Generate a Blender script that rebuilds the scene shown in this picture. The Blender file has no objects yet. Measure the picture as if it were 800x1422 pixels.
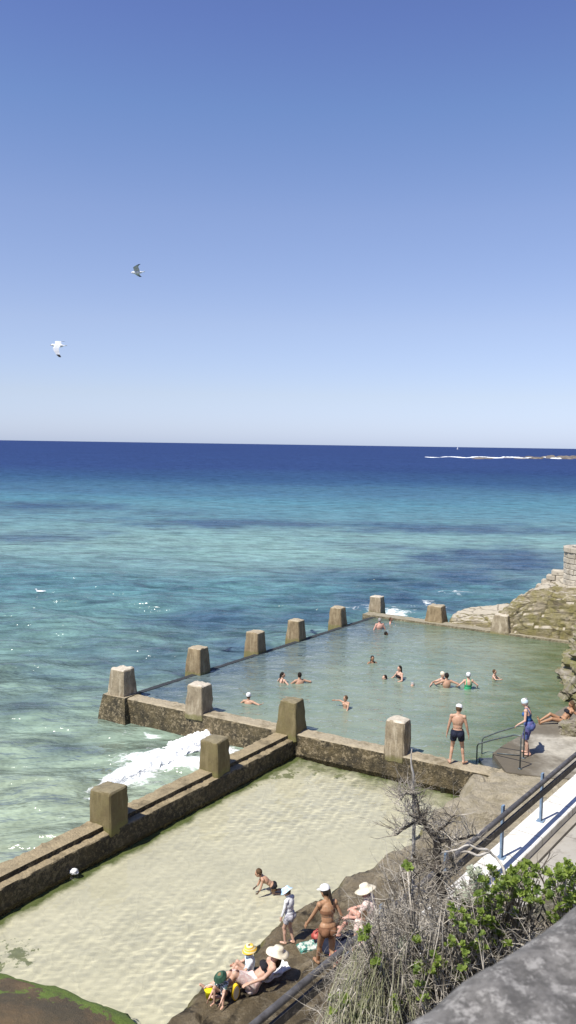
import bpy, bmesh, math, random
import numpy as np
from mathutils import Vector, Matrix, noise
from mathutils.bvhtree import BVHTree
R = math.radians
scene = bpy.context.scene
col = scene.collection

# ---------------------------------------------------------------- camera
F_PX, W_PX, H_PX = 1150.0, 800.0, 1422.0
CAM = Vector((0, 0, 10))
cd = bpy.data.cameras.new('camera'); cam = bpy.data.objects.new('camera', cd); col.objects.link(cam)
cd.sensor_fit = 'VERTICAL'; cd.sensor_height = 36; cd.lens = F_PX / H_PX * 36
cd.clip_start = 0.05; cd.clip_end = 60000
CM = Matrix.Rotation(R(90 - 4.67), 4, 'X') @ Matrix.Rotation(R(0.86), 4, 'Z')
cam.matrix_world = Matrix.Translation(CAM) @ CM
cd.dof.use_dof = True; cd.dof.focus_distance = 24; cd.dof.aperture_fstop = 8.5
scene.camera = cam

# ---------------------------------------------------------------- sky, sun, exposure
SUN_EL = R(58); SX, SY = 0.75, 0.66                    # shadows fall towards (+SX, +SY)
w = bpy.data.worlds.new('World'); scene.world = w; w.use_nodes = True
nt = w.node_tree; bg = nt.nodes['Background']; sky = nt.nodes.new('ShaderNodeTexSky')
sky.sky_type = 'NISHITA'; sky.sun_disc = False; sky.sun_elevation = SUN_EL
sky.sun_rotation = math.atan2(-SX, -SY) % (2 * math.pi)
sky.air_density = 1.0; sky.dust_density = 0.25; sky.ozone_density = 3.2; sky.altitude = 0
wtc = nt.nodes.new('ShaderNodeTexCoord'); wsx = nt.nodes.new('ShaderNodeSeparateXYZ'); wrp = nt.nodes.new('ShaderNodeValToRGB'); wmx = nt.nodes.new('ShaderNodeMix')
nt.links.new(wtc.outputs['Generated'], wsx.inputs[0]); nt.links.new(wsx.outputs[2], wrp.inputs[0])
SKYC = [(0.0, (.57, .69, 1.16)), (.058, (.78, .74, .93)), (.14, (.97, .83, .92)), (.26, (1.02, .885, .98)), (.363, (.865, .85, 1.01)), (.443, (.79, .745, 1.0)), (.75, (.52, .52, .72))]   # the air over the sea: less yellow low down, unseen zenith darkened against fill
while len(wrp.color_ramp.elements) < len(SKYC): wrp.color_ramp.elements.new(.5)
for e_, (p_, c_) in zip(wrp.color_ramp.elements, SKYC): e_.position = p_; e_.color = (*c_, 1)
wmx.data_type = 'RGBA'; wmx.blend_type = 'MULTIPLY'; wmx.inputs[0].default_value = 1
nt.links.new(sky.outputs[0], wmx.inputs[6]); nt.links.new(wrp.outputs[0], wmx.inputs[7]); nt.links.new(wmx.outputs[2], bg.inputs[0]); bg.inputs[1].default_value = 0.115
sd = bpy.data.lights.new('sun', 'SUN'); sun = bpy.data.objects.new('sun', sd); col.objects.link(sun)
sd.energy = 4.9; sd.angle = R(0.5); sd.color = (1, 0.955, 0.87)
ln = math.hypot(SX, SY)
sun.rotation_euler = Vector((SX / ln * math.cos(SUN_EL), SY / ln * math.cos(SUN_EL), -math.sin(SUN_EL))).to_track_quat('-Z', 'Y').to_euler()
sun.location = (-20, -20, 40)
vs = scene.view_settings
vs.view_transform = 'Standard'; vs.look = 'None'; vs.exposure = 0.38; vs.gamma = 1; vs.use_curve_mapping = False
scene.cycles.max_bounces = 8; scene.cycles.transparent_max_bounces = 10
scene.cycles.caustics_reflective = False; scene.cycles.caustics_refractive = False

# ---------------------------------------------------------------- helpers
def ray(px, py):
    return (CM.to_3x3() @ Vector(((px - 400) / F_PX, -(py - 711) / F_PX, -1)))
def pz(px, py, z):                                      # the point of the level z seen at a photo pixel
    d = ray(px, py); return CAM + d * ((z - CAM.z) / d.z)
def pd(px, py, Y):                                      # the point at distance Y seen at a photo pixel
    d = ray(px, py); return CAM + d * (Y / d.y)
def tag(o, label=None, cat=None, group=None, kind=None):
    if label: o['label'] = label
    if cat: o['category'] = cat
    if group: o['group'] = group
    if kind: o['kind'] = kind
    return o
def empty(name, loc, rz=0, **k):
    o = bpy.data.objects.new(name, None); col.objects.link(o); o.location = loc; o.rotation_euler = (0, 0, rz)
    o.empty_display_size = 0.2
    return tag(o, **k)
def mesh_obj(name, verts, faces, mat, parent=None, smooth=True, loc=None):
    me = bpy.data.meshes.new(name); me.from_pydata([tuple(v) for v in verts], [], faces); me.update()
    if smooth: me.polygons.foreach_set('use_smooth', [True] * len(me.polygons))
    if mat: me.materials.append(mat)
    o = bpy.data.objects.new(name, me); col.objects.link(o)
    if parent: o.parent = parent
    if loc is not None: o.location = loc
    return o
def fbm(p, s, oct=4, seed=0.0):
    return noise.fractal(Vector((p[0] * s + seed, p[1] * s - seed * .7, p[2] * s + seed * .3)), 0.9, 2.0, oct)
class MB:
    def __init__(s): s.v = []; s.f = []
    def add(s, vs, fs):
        b = len(s.v); s.v += [tuple(v) for v in vs]; s.f += [tuple(i + b for i in f) for f in fs]
    def cone(s, a, b, ra, rb, n=8, cap=True):
        a = Vector(a); b = Vector(b); d = (b - a)
        if d.length < 1e-6: return
        d.normalize(); u = d.orthogonal().normalized(); w_ = d.cross(u)
        vs = []
        for (c, r) in ((a, ra), (b, rb)):
            for k in range(n):
                t = 2 * math.pi * k / n; vs.append(c + u * math.cos(t) * r + w_ * math.sin(t) * r)
        fs = [(k, (k + 1) % n, n + (k + 1) % n, n + k) for k in range(n)]
        if cap: fs += [tuple(range(n))[::-1], tuple(range(n, 2 * n))]
        s.add(vs, fs)
    def tube(s, pts, rs, n=5, cap=True):
        pts = [Vector(p) for p in pts]
        if not hasattr(rs, '__len__'): rs = [rs] * len(pts)
        vs = []; u = None
        for i, p in enumerate(pts):
            d = (pts[min(i + 1, len(pts) - 1)] - pts[max(i - 1, 0)])
            if d.length < 1e-7: d = Vector((0, 0, 1))
            d.normalize()
            if u is None: u = d.orthogonal().normalized()
            else:
                u = (u - d * u.dot(d))
                u = u.normalized() if u.length > 1e-5 else d.orthogonal().normalized()
            w_ = d.cross(u)
            for k in range(n):
                t = 2 * math.pi * k / n; vs.append(p + (u * math.cos(t) + w_ * math.sin(t)) * rs[i])
        fs = []
        for i in range(len(pts) - 1):
            for k in range(n):
                fs.append((i * n + k, i * n + (k + 1) % n, (i + 1) * n + (k + 1) % n, (i + 1) * n + k))
        if cap and n > 2: fs += [tuple(range(n))[::-1], tuple(range((len(pts) - 1) * n, len(pts) * n))]
        s.add(vs, fs)
    def ell(s, c, ax, n=14, m=9):                       # ax = three semi-axis vectors
        c = Vector(c); X, Y, Z = [Vector(a) for a in ax]; vs = [c + Z]
        for j in range(1, m):
            t = math.pi * j / m
            for k in range(n):
                q = 2 * math.pi * k / n
                vs.append(c + X * math.sin(t) * math.cos(q) + Y * math.sin(t) * math.sin(q) + Z * math.cos(t))
        vs.append(c - Z); fs = [(0, 1 + k, 1 + (k + 1) % n) for k in range(n)]
        for j in range(m - 2):
            b = 1 + j * n
            fs += [(b + k, b + n + k, b + n + (k + 1) % n, b + (k + 1) % n) for k in range(n)]
        b = 1 + (m - 2) * n; fs += [(len(vs) - 1, b + (k + 1) % n, b + k) for k in range(n)]
        s.add(vs, fs)
    def pill(s, a, b, ra, rb, n=12):                    # tapered round-ended limb
        a = Vector(a); b = Vector(b); d = b - a; L = d.length
        if L < 1e-6: return
        d /= L; pts = []; rs = []
        for t in (90, 65, 40, 18): pts.append(a - d * ra * math.sin(R(t))); rs.append(max(ra * math.cos(R(t)), 1e-4))
        pts.append(a); rs.append(ra); pts.append(b); rs.append(rb)
        for t in (18, 40, 65, 90): pts.append(b + d * rb * math.sin(R(t))); rs.append(max(rb * math.cos(R(t)), 1e-4))
        s.tube(pts, rs, n)
    def box(s, c, hx, hy, hz):                          # three half-extent vectors
        c = Vector(c); hx, hy, hz = Vector(hx), Vector(hy), Vector(hz)
        vs = [c + hx * i + hy * j + hz * k for i in (-1, 1) for j in (-1, 1) for k in (-1, 1)]
        s.add(vs, [(0, 1, 3, 2), (4, 6, 7, 5), (0, 4, 5, 1), (2, 3, 7, 6), (0, 2, 6, 4), (1, 5, 7, 3)])
    def build(s, name, mat, parent=None, smooth=True, loc=None):
        return mesh_obj(name, s.v, s.f, mat, parent, smooth, loc)

# ---------------------------------------------------------------- materials
class NT:
    def __init__(s, name):
        s.m = bpy.data.materials.new(name); s.m.use_nodes = True; s.t = s.m.node_tree; s.n = s.t.nodes
        s.bsdf = s.n['Principled BSDF']; s.out = s.n['Material Output']
    def new(s, ty, **kw):
        x = s.n.new(ty)
        for k, v in kw.items():
            if k in x.inputs.keys() if hasattr(x.inputs, 'keys') else False: s.set(x.inputs[k], v)
            else: setattr(x, k, v)
        return x
    def set(s, inp, v):
        if isinstance(v, bpy.types.NodeSocket): s.t.links.new(v, inp)
        else: inp.default_value = v
    def pos(s, scale=(1, 1, 1), rot=(0, 0, 0), world=True):
        if world: o = s.n.new('ShaderNodeNewGeometry').outputs['Position']
        else: o = s.n.new('ShaderNodeTexCoord').outputs['Object']
        mp = s.n.new('ShaderNodeMapping'); mp.inputs['Scale'].default_value = scale; mp.inputs['Rotation'].default_value = rot
        s.t.links.new(o, mp.inputs[0]); return mp.outputs[0]
    def noise(s, vec, scale, detail=5, rough=.55, dist=0):
        x = s.n.new('ShaderNodeTexNoise'); s.set(x.inputs['Vector'], vec); x.inputs['Scale'].default_value = scale
        x.inputs['Detail'].default_value = detail; x.inputs['Roughness'].default_value = rough; x.inputs['Distortion'].default_value = dist
        return x.outputs['Fac']
    def voro(s, vec, scale, feature='F1', smooth=0):
        x = s.n.new('ShaderNodeTexVoronoi'); x.feature = feature; s.set(x.inputs['Vector'], vec); x.inputs['Scale'].default_value = scale
        return x.outputs['Distance']
    def ramp(s, fac, stops, interp='LINEAR'):
        x = s.n.new('ShaderNodeValToRGB'); x.color_ramp.interpolation = interp; e = x.color_ramp.elements
        while len(e) < len(stops): e.new(0.5)
        for i, (p, c) in enumerate(stops):
            e[i].position = p; e[i].color = (c, c, c, 1) if not hasattr(c, '__len__') else (*c, 1)
        s.set(x.inputs[0], fac); return x.outputs[0]
    def mix(s, fac, a, b, mode='MIX'):
        x = s.n.new('ShaderNodeMix'); x.data_type = 'RGBA'; x.blend_type = mode
        s.set(x.inputs[0], fac)
        for i, v in ((6, a), (7, b)):
            if hasattr(v, '__len__') and not isinstance(v, bpy.types.NodeSocket): v = (*v[:3], 1)
            s.set(x.inputs[i], v)
        return x.outputs[2]
    def math(s, op, a, b=0.0, c=None):
        x = s.n.new('ShaderNodeMath'); x.operation = op; s.set(x.inputs[0], a); s.set(x.inputs[1], b)
        if c is not None: s.set(x.inputs[2], c)
        return x.outputs[0]
    def sep(s, v):
        x = s.n.new('ShaderNodeSeparateXYZ'); s.set(x.inputs[0], v); return x.outputs
    def bump(s, h, strength, dist, normal=None):
        x = s.n.new('ShaderNodeBump'); x.inputs['Strength'].default_value = strength; x.inputs['Distance'].default_value = dist
        s.set(x.inputs['Height'], h)
        if normal is not None: s.set(x.inputs['Normal'], normal)
        return x.outputs[0]
    def nz(s):
        return s.sep(s.n.new('ShaderNodeNewGeometry').outputs['Normal'])[2]
    def fin(s, colr, rough=.8, normal=None, spec=None, **kw):
        b = s.bsdf
        if hasattr(colr, '__len__') and not isinstance(colr, bpy.types.NodeSocket): colr = (*colr[:3], 1)
        s.set(b.inputs['Base Color'], colr); s.set(b.inputs['Roughness'], rough)
        if normal is not None: s.set(b.inputs['Normal'], normal)
        if spec is not None: b.inputs['Specular IOR Level'].default_value = spec
        for k, v in kw.items(): s.set(b.inputs[k], v)
        return s.m

def mottled(name, c1, c2, scale=3, rough=.85, bump=.3, bdist=.02, c3=None, spec=None, world=True, **kw):
    n = NT(name); p = n.pos(world=world)
    a = n.noise(p, scale, 6, .62); c = n.mix(n.ramp(a, [(.36, 0), (.64, 1)]), c1, c2)
    if c3: c = n.mix(n.ramp(n.noise(p, scale * 3.7, 5, .7), [(.54, 0), (.66, 1)]), c, c3)
    return n.fin(c, rough, n.bump(n.noise(p, scale * 4, 8, .7), bump, bdist), spec, **kw)

def concrete_mat(name, top, side1, side2, crust, crust_amt=.5, wet=None):
    # bare worn concrete on top, oyster and barnacle crust on the faces
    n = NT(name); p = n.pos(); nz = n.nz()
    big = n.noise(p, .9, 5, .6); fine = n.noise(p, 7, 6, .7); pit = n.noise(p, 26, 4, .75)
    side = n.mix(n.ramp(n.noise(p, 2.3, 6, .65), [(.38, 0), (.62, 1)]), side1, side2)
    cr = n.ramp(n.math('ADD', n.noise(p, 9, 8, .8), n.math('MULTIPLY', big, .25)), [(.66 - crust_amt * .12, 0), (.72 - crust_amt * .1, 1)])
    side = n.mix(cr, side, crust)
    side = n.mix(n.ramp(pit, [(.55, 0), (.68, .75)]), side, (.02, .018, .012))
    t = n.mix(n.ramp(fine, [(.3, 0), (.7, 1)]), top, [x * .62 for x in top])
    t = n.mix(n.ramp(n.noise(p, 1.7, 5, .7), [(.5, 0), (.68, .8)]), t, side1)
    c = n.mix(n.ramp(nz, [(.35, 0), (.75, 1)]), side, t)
    h = n.math('ADD', n.math('MULTIPLY', n.noise(p, 14, 8, .8), 1.0), n.math('MULTIPLY', n.voro(p, 18), -.6))
    return n.fin(c, .85, n.bump(h, .7, .035))

M = {}
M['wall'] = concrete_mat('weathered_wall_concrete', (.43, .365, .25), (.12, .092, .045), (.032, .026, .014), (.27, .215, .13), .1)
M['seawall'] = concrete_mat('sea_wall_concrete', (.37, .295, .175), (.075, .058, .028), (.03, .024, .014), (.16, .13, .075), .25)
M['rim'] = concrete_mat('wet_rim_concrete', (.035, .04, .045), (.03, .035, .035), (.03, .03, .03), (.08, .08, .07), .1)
def block_mat(name, top, side1, side2, stain):
    n = NT(name); p = n.pos(); nz = n.nz(); z = n.sep(n.pos())[2]
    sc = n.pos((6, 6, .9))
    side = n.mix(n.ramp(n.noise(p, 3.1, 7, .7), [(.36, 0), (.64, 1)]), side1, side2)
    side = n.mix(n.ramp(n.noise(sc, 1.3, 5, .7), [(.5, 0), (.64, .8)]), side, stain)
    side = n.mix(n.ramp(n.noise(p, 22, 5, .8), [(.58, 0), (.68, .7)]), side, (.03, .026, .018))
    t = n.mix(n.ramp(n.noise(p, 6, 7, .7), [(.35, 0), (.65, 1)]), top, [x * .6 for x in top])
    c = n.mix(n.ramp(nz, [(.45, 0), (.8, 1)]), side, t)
    # weed line just above the water
    c = n.mix(n.ramp(n.math('ADD', z, n.math('MULTIPLY', n.noise(p, 4, 4, .6), .3)), [(.9, .75), (1.06, 0)]), c, (.16, .15, .05))
    return n.fin(c, .88, n.bump(n.noise(p, 16, 8, .78), .55, .03))
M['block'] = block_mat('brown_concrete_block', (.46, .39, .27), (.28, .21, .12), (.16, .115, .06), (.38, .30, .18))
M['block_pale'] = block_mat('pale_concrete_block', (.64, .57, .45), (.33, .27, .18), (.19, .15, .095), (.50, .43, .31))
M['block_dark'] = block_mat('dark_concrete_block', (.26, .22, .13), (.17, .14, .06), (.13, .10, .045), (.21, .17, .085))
M['sandrock'] = mottled('sandstone', (.42, .37, .29), (.25, .215, .16), 1.6, .9, .7, .06, (.12, .10, .075))

# ================================================================ THE SETTING
WZ, PZ, SZ = 0.86, 0.70, 0.20                           # wall top, upper pool level, sand pool level
FW0 = pz(170, 964, WZ); FW1 = pz(694, 1073, WZ)         # front wall of the upper pool
fd = (FW1 - FW0).normalized(); fn = Vector((-fd.y, fd.x, 0))       # fn points out to sea
P3 = pz(404, 1013, WZ); P3 = FW0 + fd * (P3 - FW0).dot(fd)
sdv = -fn                                                # the sea wall runs from P3 towards the viewer
q = pz(140, 1141, WZ); sdv = (q - P3).normalized()
SW1 = P3 + sdv * 26
FAR0 = FW0; FAR1 = pz(524, 855, 0.72); FR1 = pz(790, 891, 0.72)
FR1 = FAR1 + (FR1 - FAR1) * 1.25
ANG_F = math.atan2(fd.y, fd.x)
rx = Vector((0.62, 0.785, 0)).normalized()              # the rail runs along rx, the land side is rn
RAIL0 = pz(357, 1422, 2.6); RAIL0.z = 0
RAILE = pz(795, 1053, 2.6); RAILE.z = 0
rx = (RAILE - RAIL0).normalized(); rn = Vector((rx.y, -rx.x, 0))
def rail_sd(x, y):
    v = Vector((x, y, 0)) - RAIL0; return v.dot(rx), v.dot(rn)
def rp(s, d, z=0):
    return RAIL0 + rx * s + rn * d + Vector((0, 0, z))

def in_poly(X, Y, poly):
    ins = np.zeros(X.shape, bool); n = len(poly)
    for i in range(n):
        x0, y0 = poly[i][0], poly[i][1]; x1, y1 = poly[(i + 1) % n][0], poly[(i + 1) % n][1]
        if y0 == y1: continue
        c = ((y0 > Y) != (y1 > Y)) & (X < (x1 - x0) * (Y - y0) / (y1 - y0) + x0)
        ins ^= c
    return ins
def seg_dist(X, Y, a, b):
    dx, dy = b[0] - a[0], b[1] - a[1]; L = dx * dx + dy * dy
    t = np.clip(((X - a[0]) * dx + (Y - a[1]) * dy) / L, 0, 1)
    return np.hypot(X - a[0] - t * dx, Y - a[1] - t * dy)

# ---------------------------------------------------------------- open sea
def build_sea():
    land = [SW1, P3, FW0, FAR1, FR1, (60, 20), (60, -40), (-40, -40)]
    tans = np.concatenate([np.linspace(-6, -.75, 22), np.linspace(-.7, .7, 300), np.linspace(.75, 6, 22)])
    ys = [4.0]
    while ys[-1] < 62: ys.append(ys[-1] + .19)
    while ys[-1] < 45000: ys.append(ys[-1] * 1.022)
    ys = np.array(ys); T, YY = np.meshgrid(tans, ys); XX = T * YY
    ny, nx = XX.shape; X = XX.ravel(); Y = YY.ravel()
    rng = np.random.RandomState(4)
    Z = np.zeros_like(X)
    for i in range(34):
        lam = .9 * (9.0 / .9) ** (i / 33); a = R(-90 + rng.normal(0, 30)); k = 2 * math.pi / lam
        amp = .0075 * lam ** .85 * rng.uniform(.6, 1.2)
        spacing = np.where(Y < 62, .19, Y * .022); fade = np.clip(1.6 - spacing * 4.2 / lam, 0, 1)
        Z += amp * fade * np.sin(k * (X * math.cos(a) + Y * math.sin(a)) + rng.uniform(0, 7) + .6 * np.sin(X * .11 + i))
    near = in_poly(X, Y, land)
    dw = np.minimum(seg_dist(X, Y, SW1, P3), seg_dist(X, Y, P3, FW0))
    Z *= np.clip(dw / 3, .25, 1)
    # colour of the water body: depth offshore, then weedy reef and sand patches
    D = 11500.0 / Y
    kp = [0, 34, 58, 80, 105, 140, 165, 200, 260, 330, 420, 520, 700]
    kc = np.array([(.022, .038, .130), (.024, .045, .140), (.036, .088, .170), (.062, .175, .228), (.09, .195, .225), (.175, .295, .27), (.125, .22, .22),
                   (.075, .165, .185), (.105, .195, .19), (.15, .215, .175), (.19, .25, .19), (.235, .28, .20), (.26, .285, .20)])
    wob = np.array([noise.fractal(Vector((x / (y * .30 + 6), math.log(y) * 4.5, 3.3)), .9, 2, 4) for x, y in zip(X, Y)])
    D2 = D * (1 + wob * .10)
    C = np.stack([np.interp(D2, kp, kc[:, i]) for i in range(3)], 1)
    reefs = []
    for (px, py, rpx, rpy, s) in [(60, 703, 120, 9, .75), (330, 727, 190, 8, .75), (60, 746, 120, 9, .7), (250, 712, 80, 5, .4), (620, 734, 230, 8, .75), (520, 758, 90, 6, .45),
                                  (700, 776, 170, 20, .85), (560, 808, 130, 12, .7), (470, 800, 120, 12, .5), (300, 862, 130, 24, .72), (430, 858, 120, 16, .65), (215, 915, 75, 30, .6),
                                  (330, 905, 110, 28, .7), (120, 905, 60, 16, .35), (25, 978, 60, 16, .6), (95, 1042, 48, 16, .55), (60, 935, 60, 9, .35), (540, 835, 160, 14, .8), (640, 800, 120, 14, .8),
                                  (150, 968, 30, 8, .3), (690, 660, 260, 10, .3), (200, 660, 260, 10, .2)]:
        c = pz(px, py, 0); e = pz(px, py - rpy, 0)
        reefs.append((c.x, c.y, rpx / F_PX * c.y, max(e.y - c.y, .5), s))
    reef = np.zeros_like(X)
    w1 = np.array([noise.fractal(Vector((x / (y * .055 + .6), y * .0 + math.log(y) * 16, 8.1)), .8, 2.1, 5) for x, y in zip(X, Y)])
    for cx, cy, rx_, ry_, s in reefs:
        d = np.sqrt(((X - cx) / rx_) ** 2 + ((Y - cy) / ry_) ** 2)
        reef = np.maximum(reef, s * np.clip(1.25 - d + w1 * .55, 0, 1) ** 1.0)
    reef = np.clip(reef + .12 * np.clip(w1, 0, 1), 0, 1)[:, None]
    deep = np.stack([np.interp(D, [60, 350, 500], [a_, b_, c_]) for a_, b_, c_ in ((.014, .035, .06), (.036, .065, .09), (.10, .11, .10))], 1) * 1.0
    C = C * (1 - reef) + deep * reef + reef * 0
    C *= (1 + .10 * w1)[:, None]
    # foam where water breaks on rock
    foam = np.zeros_like(X)
    for (px, py, rpx, rpy, s) in [(600, 838, 30, 12, .48), (630, 824, 40, 7, .42), (575, 848, 22, 8, .35), (670, 795, 60, 5, .18), (650, 790, 45, 5, .2), (500, 786, 40, 3, .0),
                                  (545, 852, 40, 7, .6), (225, 1062, 90, 16, .85), (180, 1080, 50, 13, .9), (150, 1098, 36, 14, .7), (250, 1078, 60, 7, .5),
                                  (172, 1020, 45, 8, .5), (205, 1022, 40, 8, .5), (300, 1045, 50, 14, .7), (70, 1130, 60, 10, .32), (520, 848, 60, 5, .5), (440, 873, 60, 4, .3),
                                  (120, 1150, 50, 8, .4)]:
        c = pz(px, py, 0); e = pz(px, py - rpy, 0); rx_ = rpx / F_PX * c.y; ry_ = max(e.y - c.y, .3)
        d = np.sqrt(((X - c.x) / rx_) ** 2 + ((Y - c.y) / ry_) ** 2)
        foam = np.maximum(foam, s * np.clip(1.3 - d, 0, 1))
    Z[near] = -2.5
    vs = np.stack([X, Y, Z], 1)
    idx = np.arange(ny * nx).reshape(ny, nx)
    fs = np.stack([idx[:-1, :-1], idx[:-1, 1:], idx[1:, 1:], idx[1:, :-1]], -1).reshape(-1, 4)
    me = bpy.data.meshes.new('sea'); me.from_pydata(vs.tolist(), [], fs.tolist()); me.update()
    me.polygons.foreach_set('use_smooth', [True] * len(me.polygons))
    at = me.color_attributes.new('tone', 'FLOAT_COLOR', 'POINT')
    at.data.foreach_set('color', np.concatenate([C, foam[:, None]], 1).ravel())
    n = NT('sea_water')
    a = n.n.new('ShaderNodeVertexColor'); a.layer_name = 'tone'
    p = n.pos((.55, 1, 1)); p2 = n.pos((.4, 1, 1)); pf = n.pos()
    colr = n.mix(n.ramp(n.noise(p2, .35, 5, .6), [(.3, 0), (.7, 1)]), a.outputs[0], (.04, .12, .15))
    colr = n.mix(.85, colr, a.outputs[0])
    def scaled(k, add):
        v_ = n.n.new('ShaderNodeVectorMath'); v_.operation = 'MULTIPLY_ADD'; n.set(v_.inputs[0], a.outputs[0]); v_.inputs[1].default_value = (k,) * 3; v_.inputs[2].default_value = add; return v_.outputs[0]
    colr = n.mix(n.ramp(n.noise(n.pos((.45, 1, 1)), 1.3, 6, .68), [(.40, 0), (.66, .62)]), colr, scaled(1.75, (.01, .02, .02)))  # light and shade of the waves painted in as lighter, then darker streaks
    colr = n.mix(n.ramp(n.noise(n.pos((.4, 1, 1)), .55, 6, .68), [(.34, .75), (.52, 0)]), colr, scaled(.35, (.0, .005, .012)))
    fn_ = n.noise(n.pos((.7, 1, 1)), 1.5, 9, .72, .8)
    fo = n.ramp(n.math('MULTIPLY', n.math('ADD', n.math('MULTIPLY', a.outputs[1], .52), fn_), 1), [(.74, 0), (.86, 1)])
    caps = n.ramp(n.noise(n.pos((.35, 1, 1)), .8, 8, .75), [(.76, 0), (.80, .5)])
    colr = n.mix(n.math('MAXIMUM', fo, caps), colr, (.82, .85, .85))
    h = n.math('ADD', n.math('MULTIPLY', n.noise(p, 2.6, 3, .55), .12), n.math('MULTIPLY', n.noise(p, .75, 4, .58), .75))
    h2 = n.math('ADD', h, n.math('MULTIPLY', n.noise(p2, .12, 4, .6), 3.2))
    nm = n.bump(h2, 1.0, .85)
    df = n.n.new('ShaderNodeBsdfDiffuse'); n.set(df.inputs[0], colr); n.set(df.inputs['Normal'], nm)
    gl = n.n.new('ShaderNodeBsdfGlossy'); gl.inputs['Roughness'].default_value = .14; n.set(gl.inputs['Normal'], nm)
    fr = n.n.new('ShaderNodeFresnel'); fr.inputs[0].default_value = 1.333; n.set(fr.inputs['Normal'], nm)
    yy = n.sep(n.pos())[1]; cap_ = n.ramp(n.math('DIVIDE', yy, 250), [(.1, .48), (.35, .34), (.6, .2), (.9, .03)])
    fac = n.math('MULTIPLY', n.math('MINIMUM', fr.outputs[0], cap_), n.math('SUBTRACT', 1.0, n.math('MULTIPLY', fo, .8)))
    ms = n.n.new('ShaderNodeMixShader'); n.set(ms.inputs[0], fac); n.set(ms.inputs[1], df.outputs[0]); n.set(ms.inputs[2], gl.outputs[0]); n.set(n.out.inputs['Surface'], ms.outputs[0])
    me.materials.append(n.m)
    o = bpy.data.objects.new('sea', me); col.objects.link(o); tag(o, 'open blue and turquoise sea reaching the horizon', kind='structure')
build_sea()

# ---------------------------------------------------------------- pool waters and beds
def poly_sheet(name, poly, z, mat, res=0.25, zf=None, **k):
    xs = [p[0] for p in poly]; ys = [p[1] for p in poly]
    gx = np.arange(min(xs), max(xs) + res, res); gy = np.arange(min(ys), max(ys) + res, res)
    GX, GY = np.meshgrid(gx, gy); ins = in_poly(GX[:-1, :-1] + res / 2, GY[:-1, :-1] + res / 2, poly)
    used = {}; vs = []; fs = []
    def vi(j, i):
        if (j, i) not in used:
            x, y = GX[j, i], GY[j, i]; used[(j, i)] = len(vs); vs.append((x, y, zf(x, y) if zf else z))
        return used[(j, i)]
    for j, i in zip(*np.nonzero(ins)): fs.append((vi(j, i), vi(j, i + 1), vi(j + 1, i + 1), vi(j + 1, i)))
    return tag(mesh_obj(name, vs, fs, mat), **k)

shore_px = [(120, 1530), (225, 1440), (262, 1396), (288, 1376), (320, 1352), (352, 1322), (378, 1300), (402, 1284), (436, 1262), (478, 1236), (520, 1208), (566, 1176), (612, 1142), (640, 1122), (648, 1104), (672, 1088), (700, 1079)]
SHORE = [pz(x, y, .22) for x, y in shore_px]
UP = [FW0, FW1, pz(706, 1052, .7), (8.2, 26.0), (13.0, 26.0), (19, 36), FR1, FAR1]
BATH = [pz(x, y, PZ) for x, y in ((345, 977), (392, 948), (416, 949), (480, 984), (517, 921), (530, 943), (555, 943), (574, 951), (620, 955), (614, 950), (650, 957), (686, 943), (527, 874), (542, 865), (532, 882))]
def ripz(x, y):
    z = PZ + .006 * noise.noise(Vector((x * 2.2, y * 2.6, 0))) + .004 * noise.noise(Vector((x * 5, y * 6, 3)))
    for b in BATH:
        d = math.hypot(x - b.x, y - b.y)
        if d < 1.8: z += .016 * math.sin(d * 17) * math.exp(-d * 1.7) * (1 + .8 * noise.noise(Vector((x * 3, y * 3, 7))))
    return z
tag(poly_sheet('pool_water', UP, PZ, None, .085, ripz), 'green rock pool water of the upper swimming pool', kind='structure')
upw = bpy.data.objects['pool_water']
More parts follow.
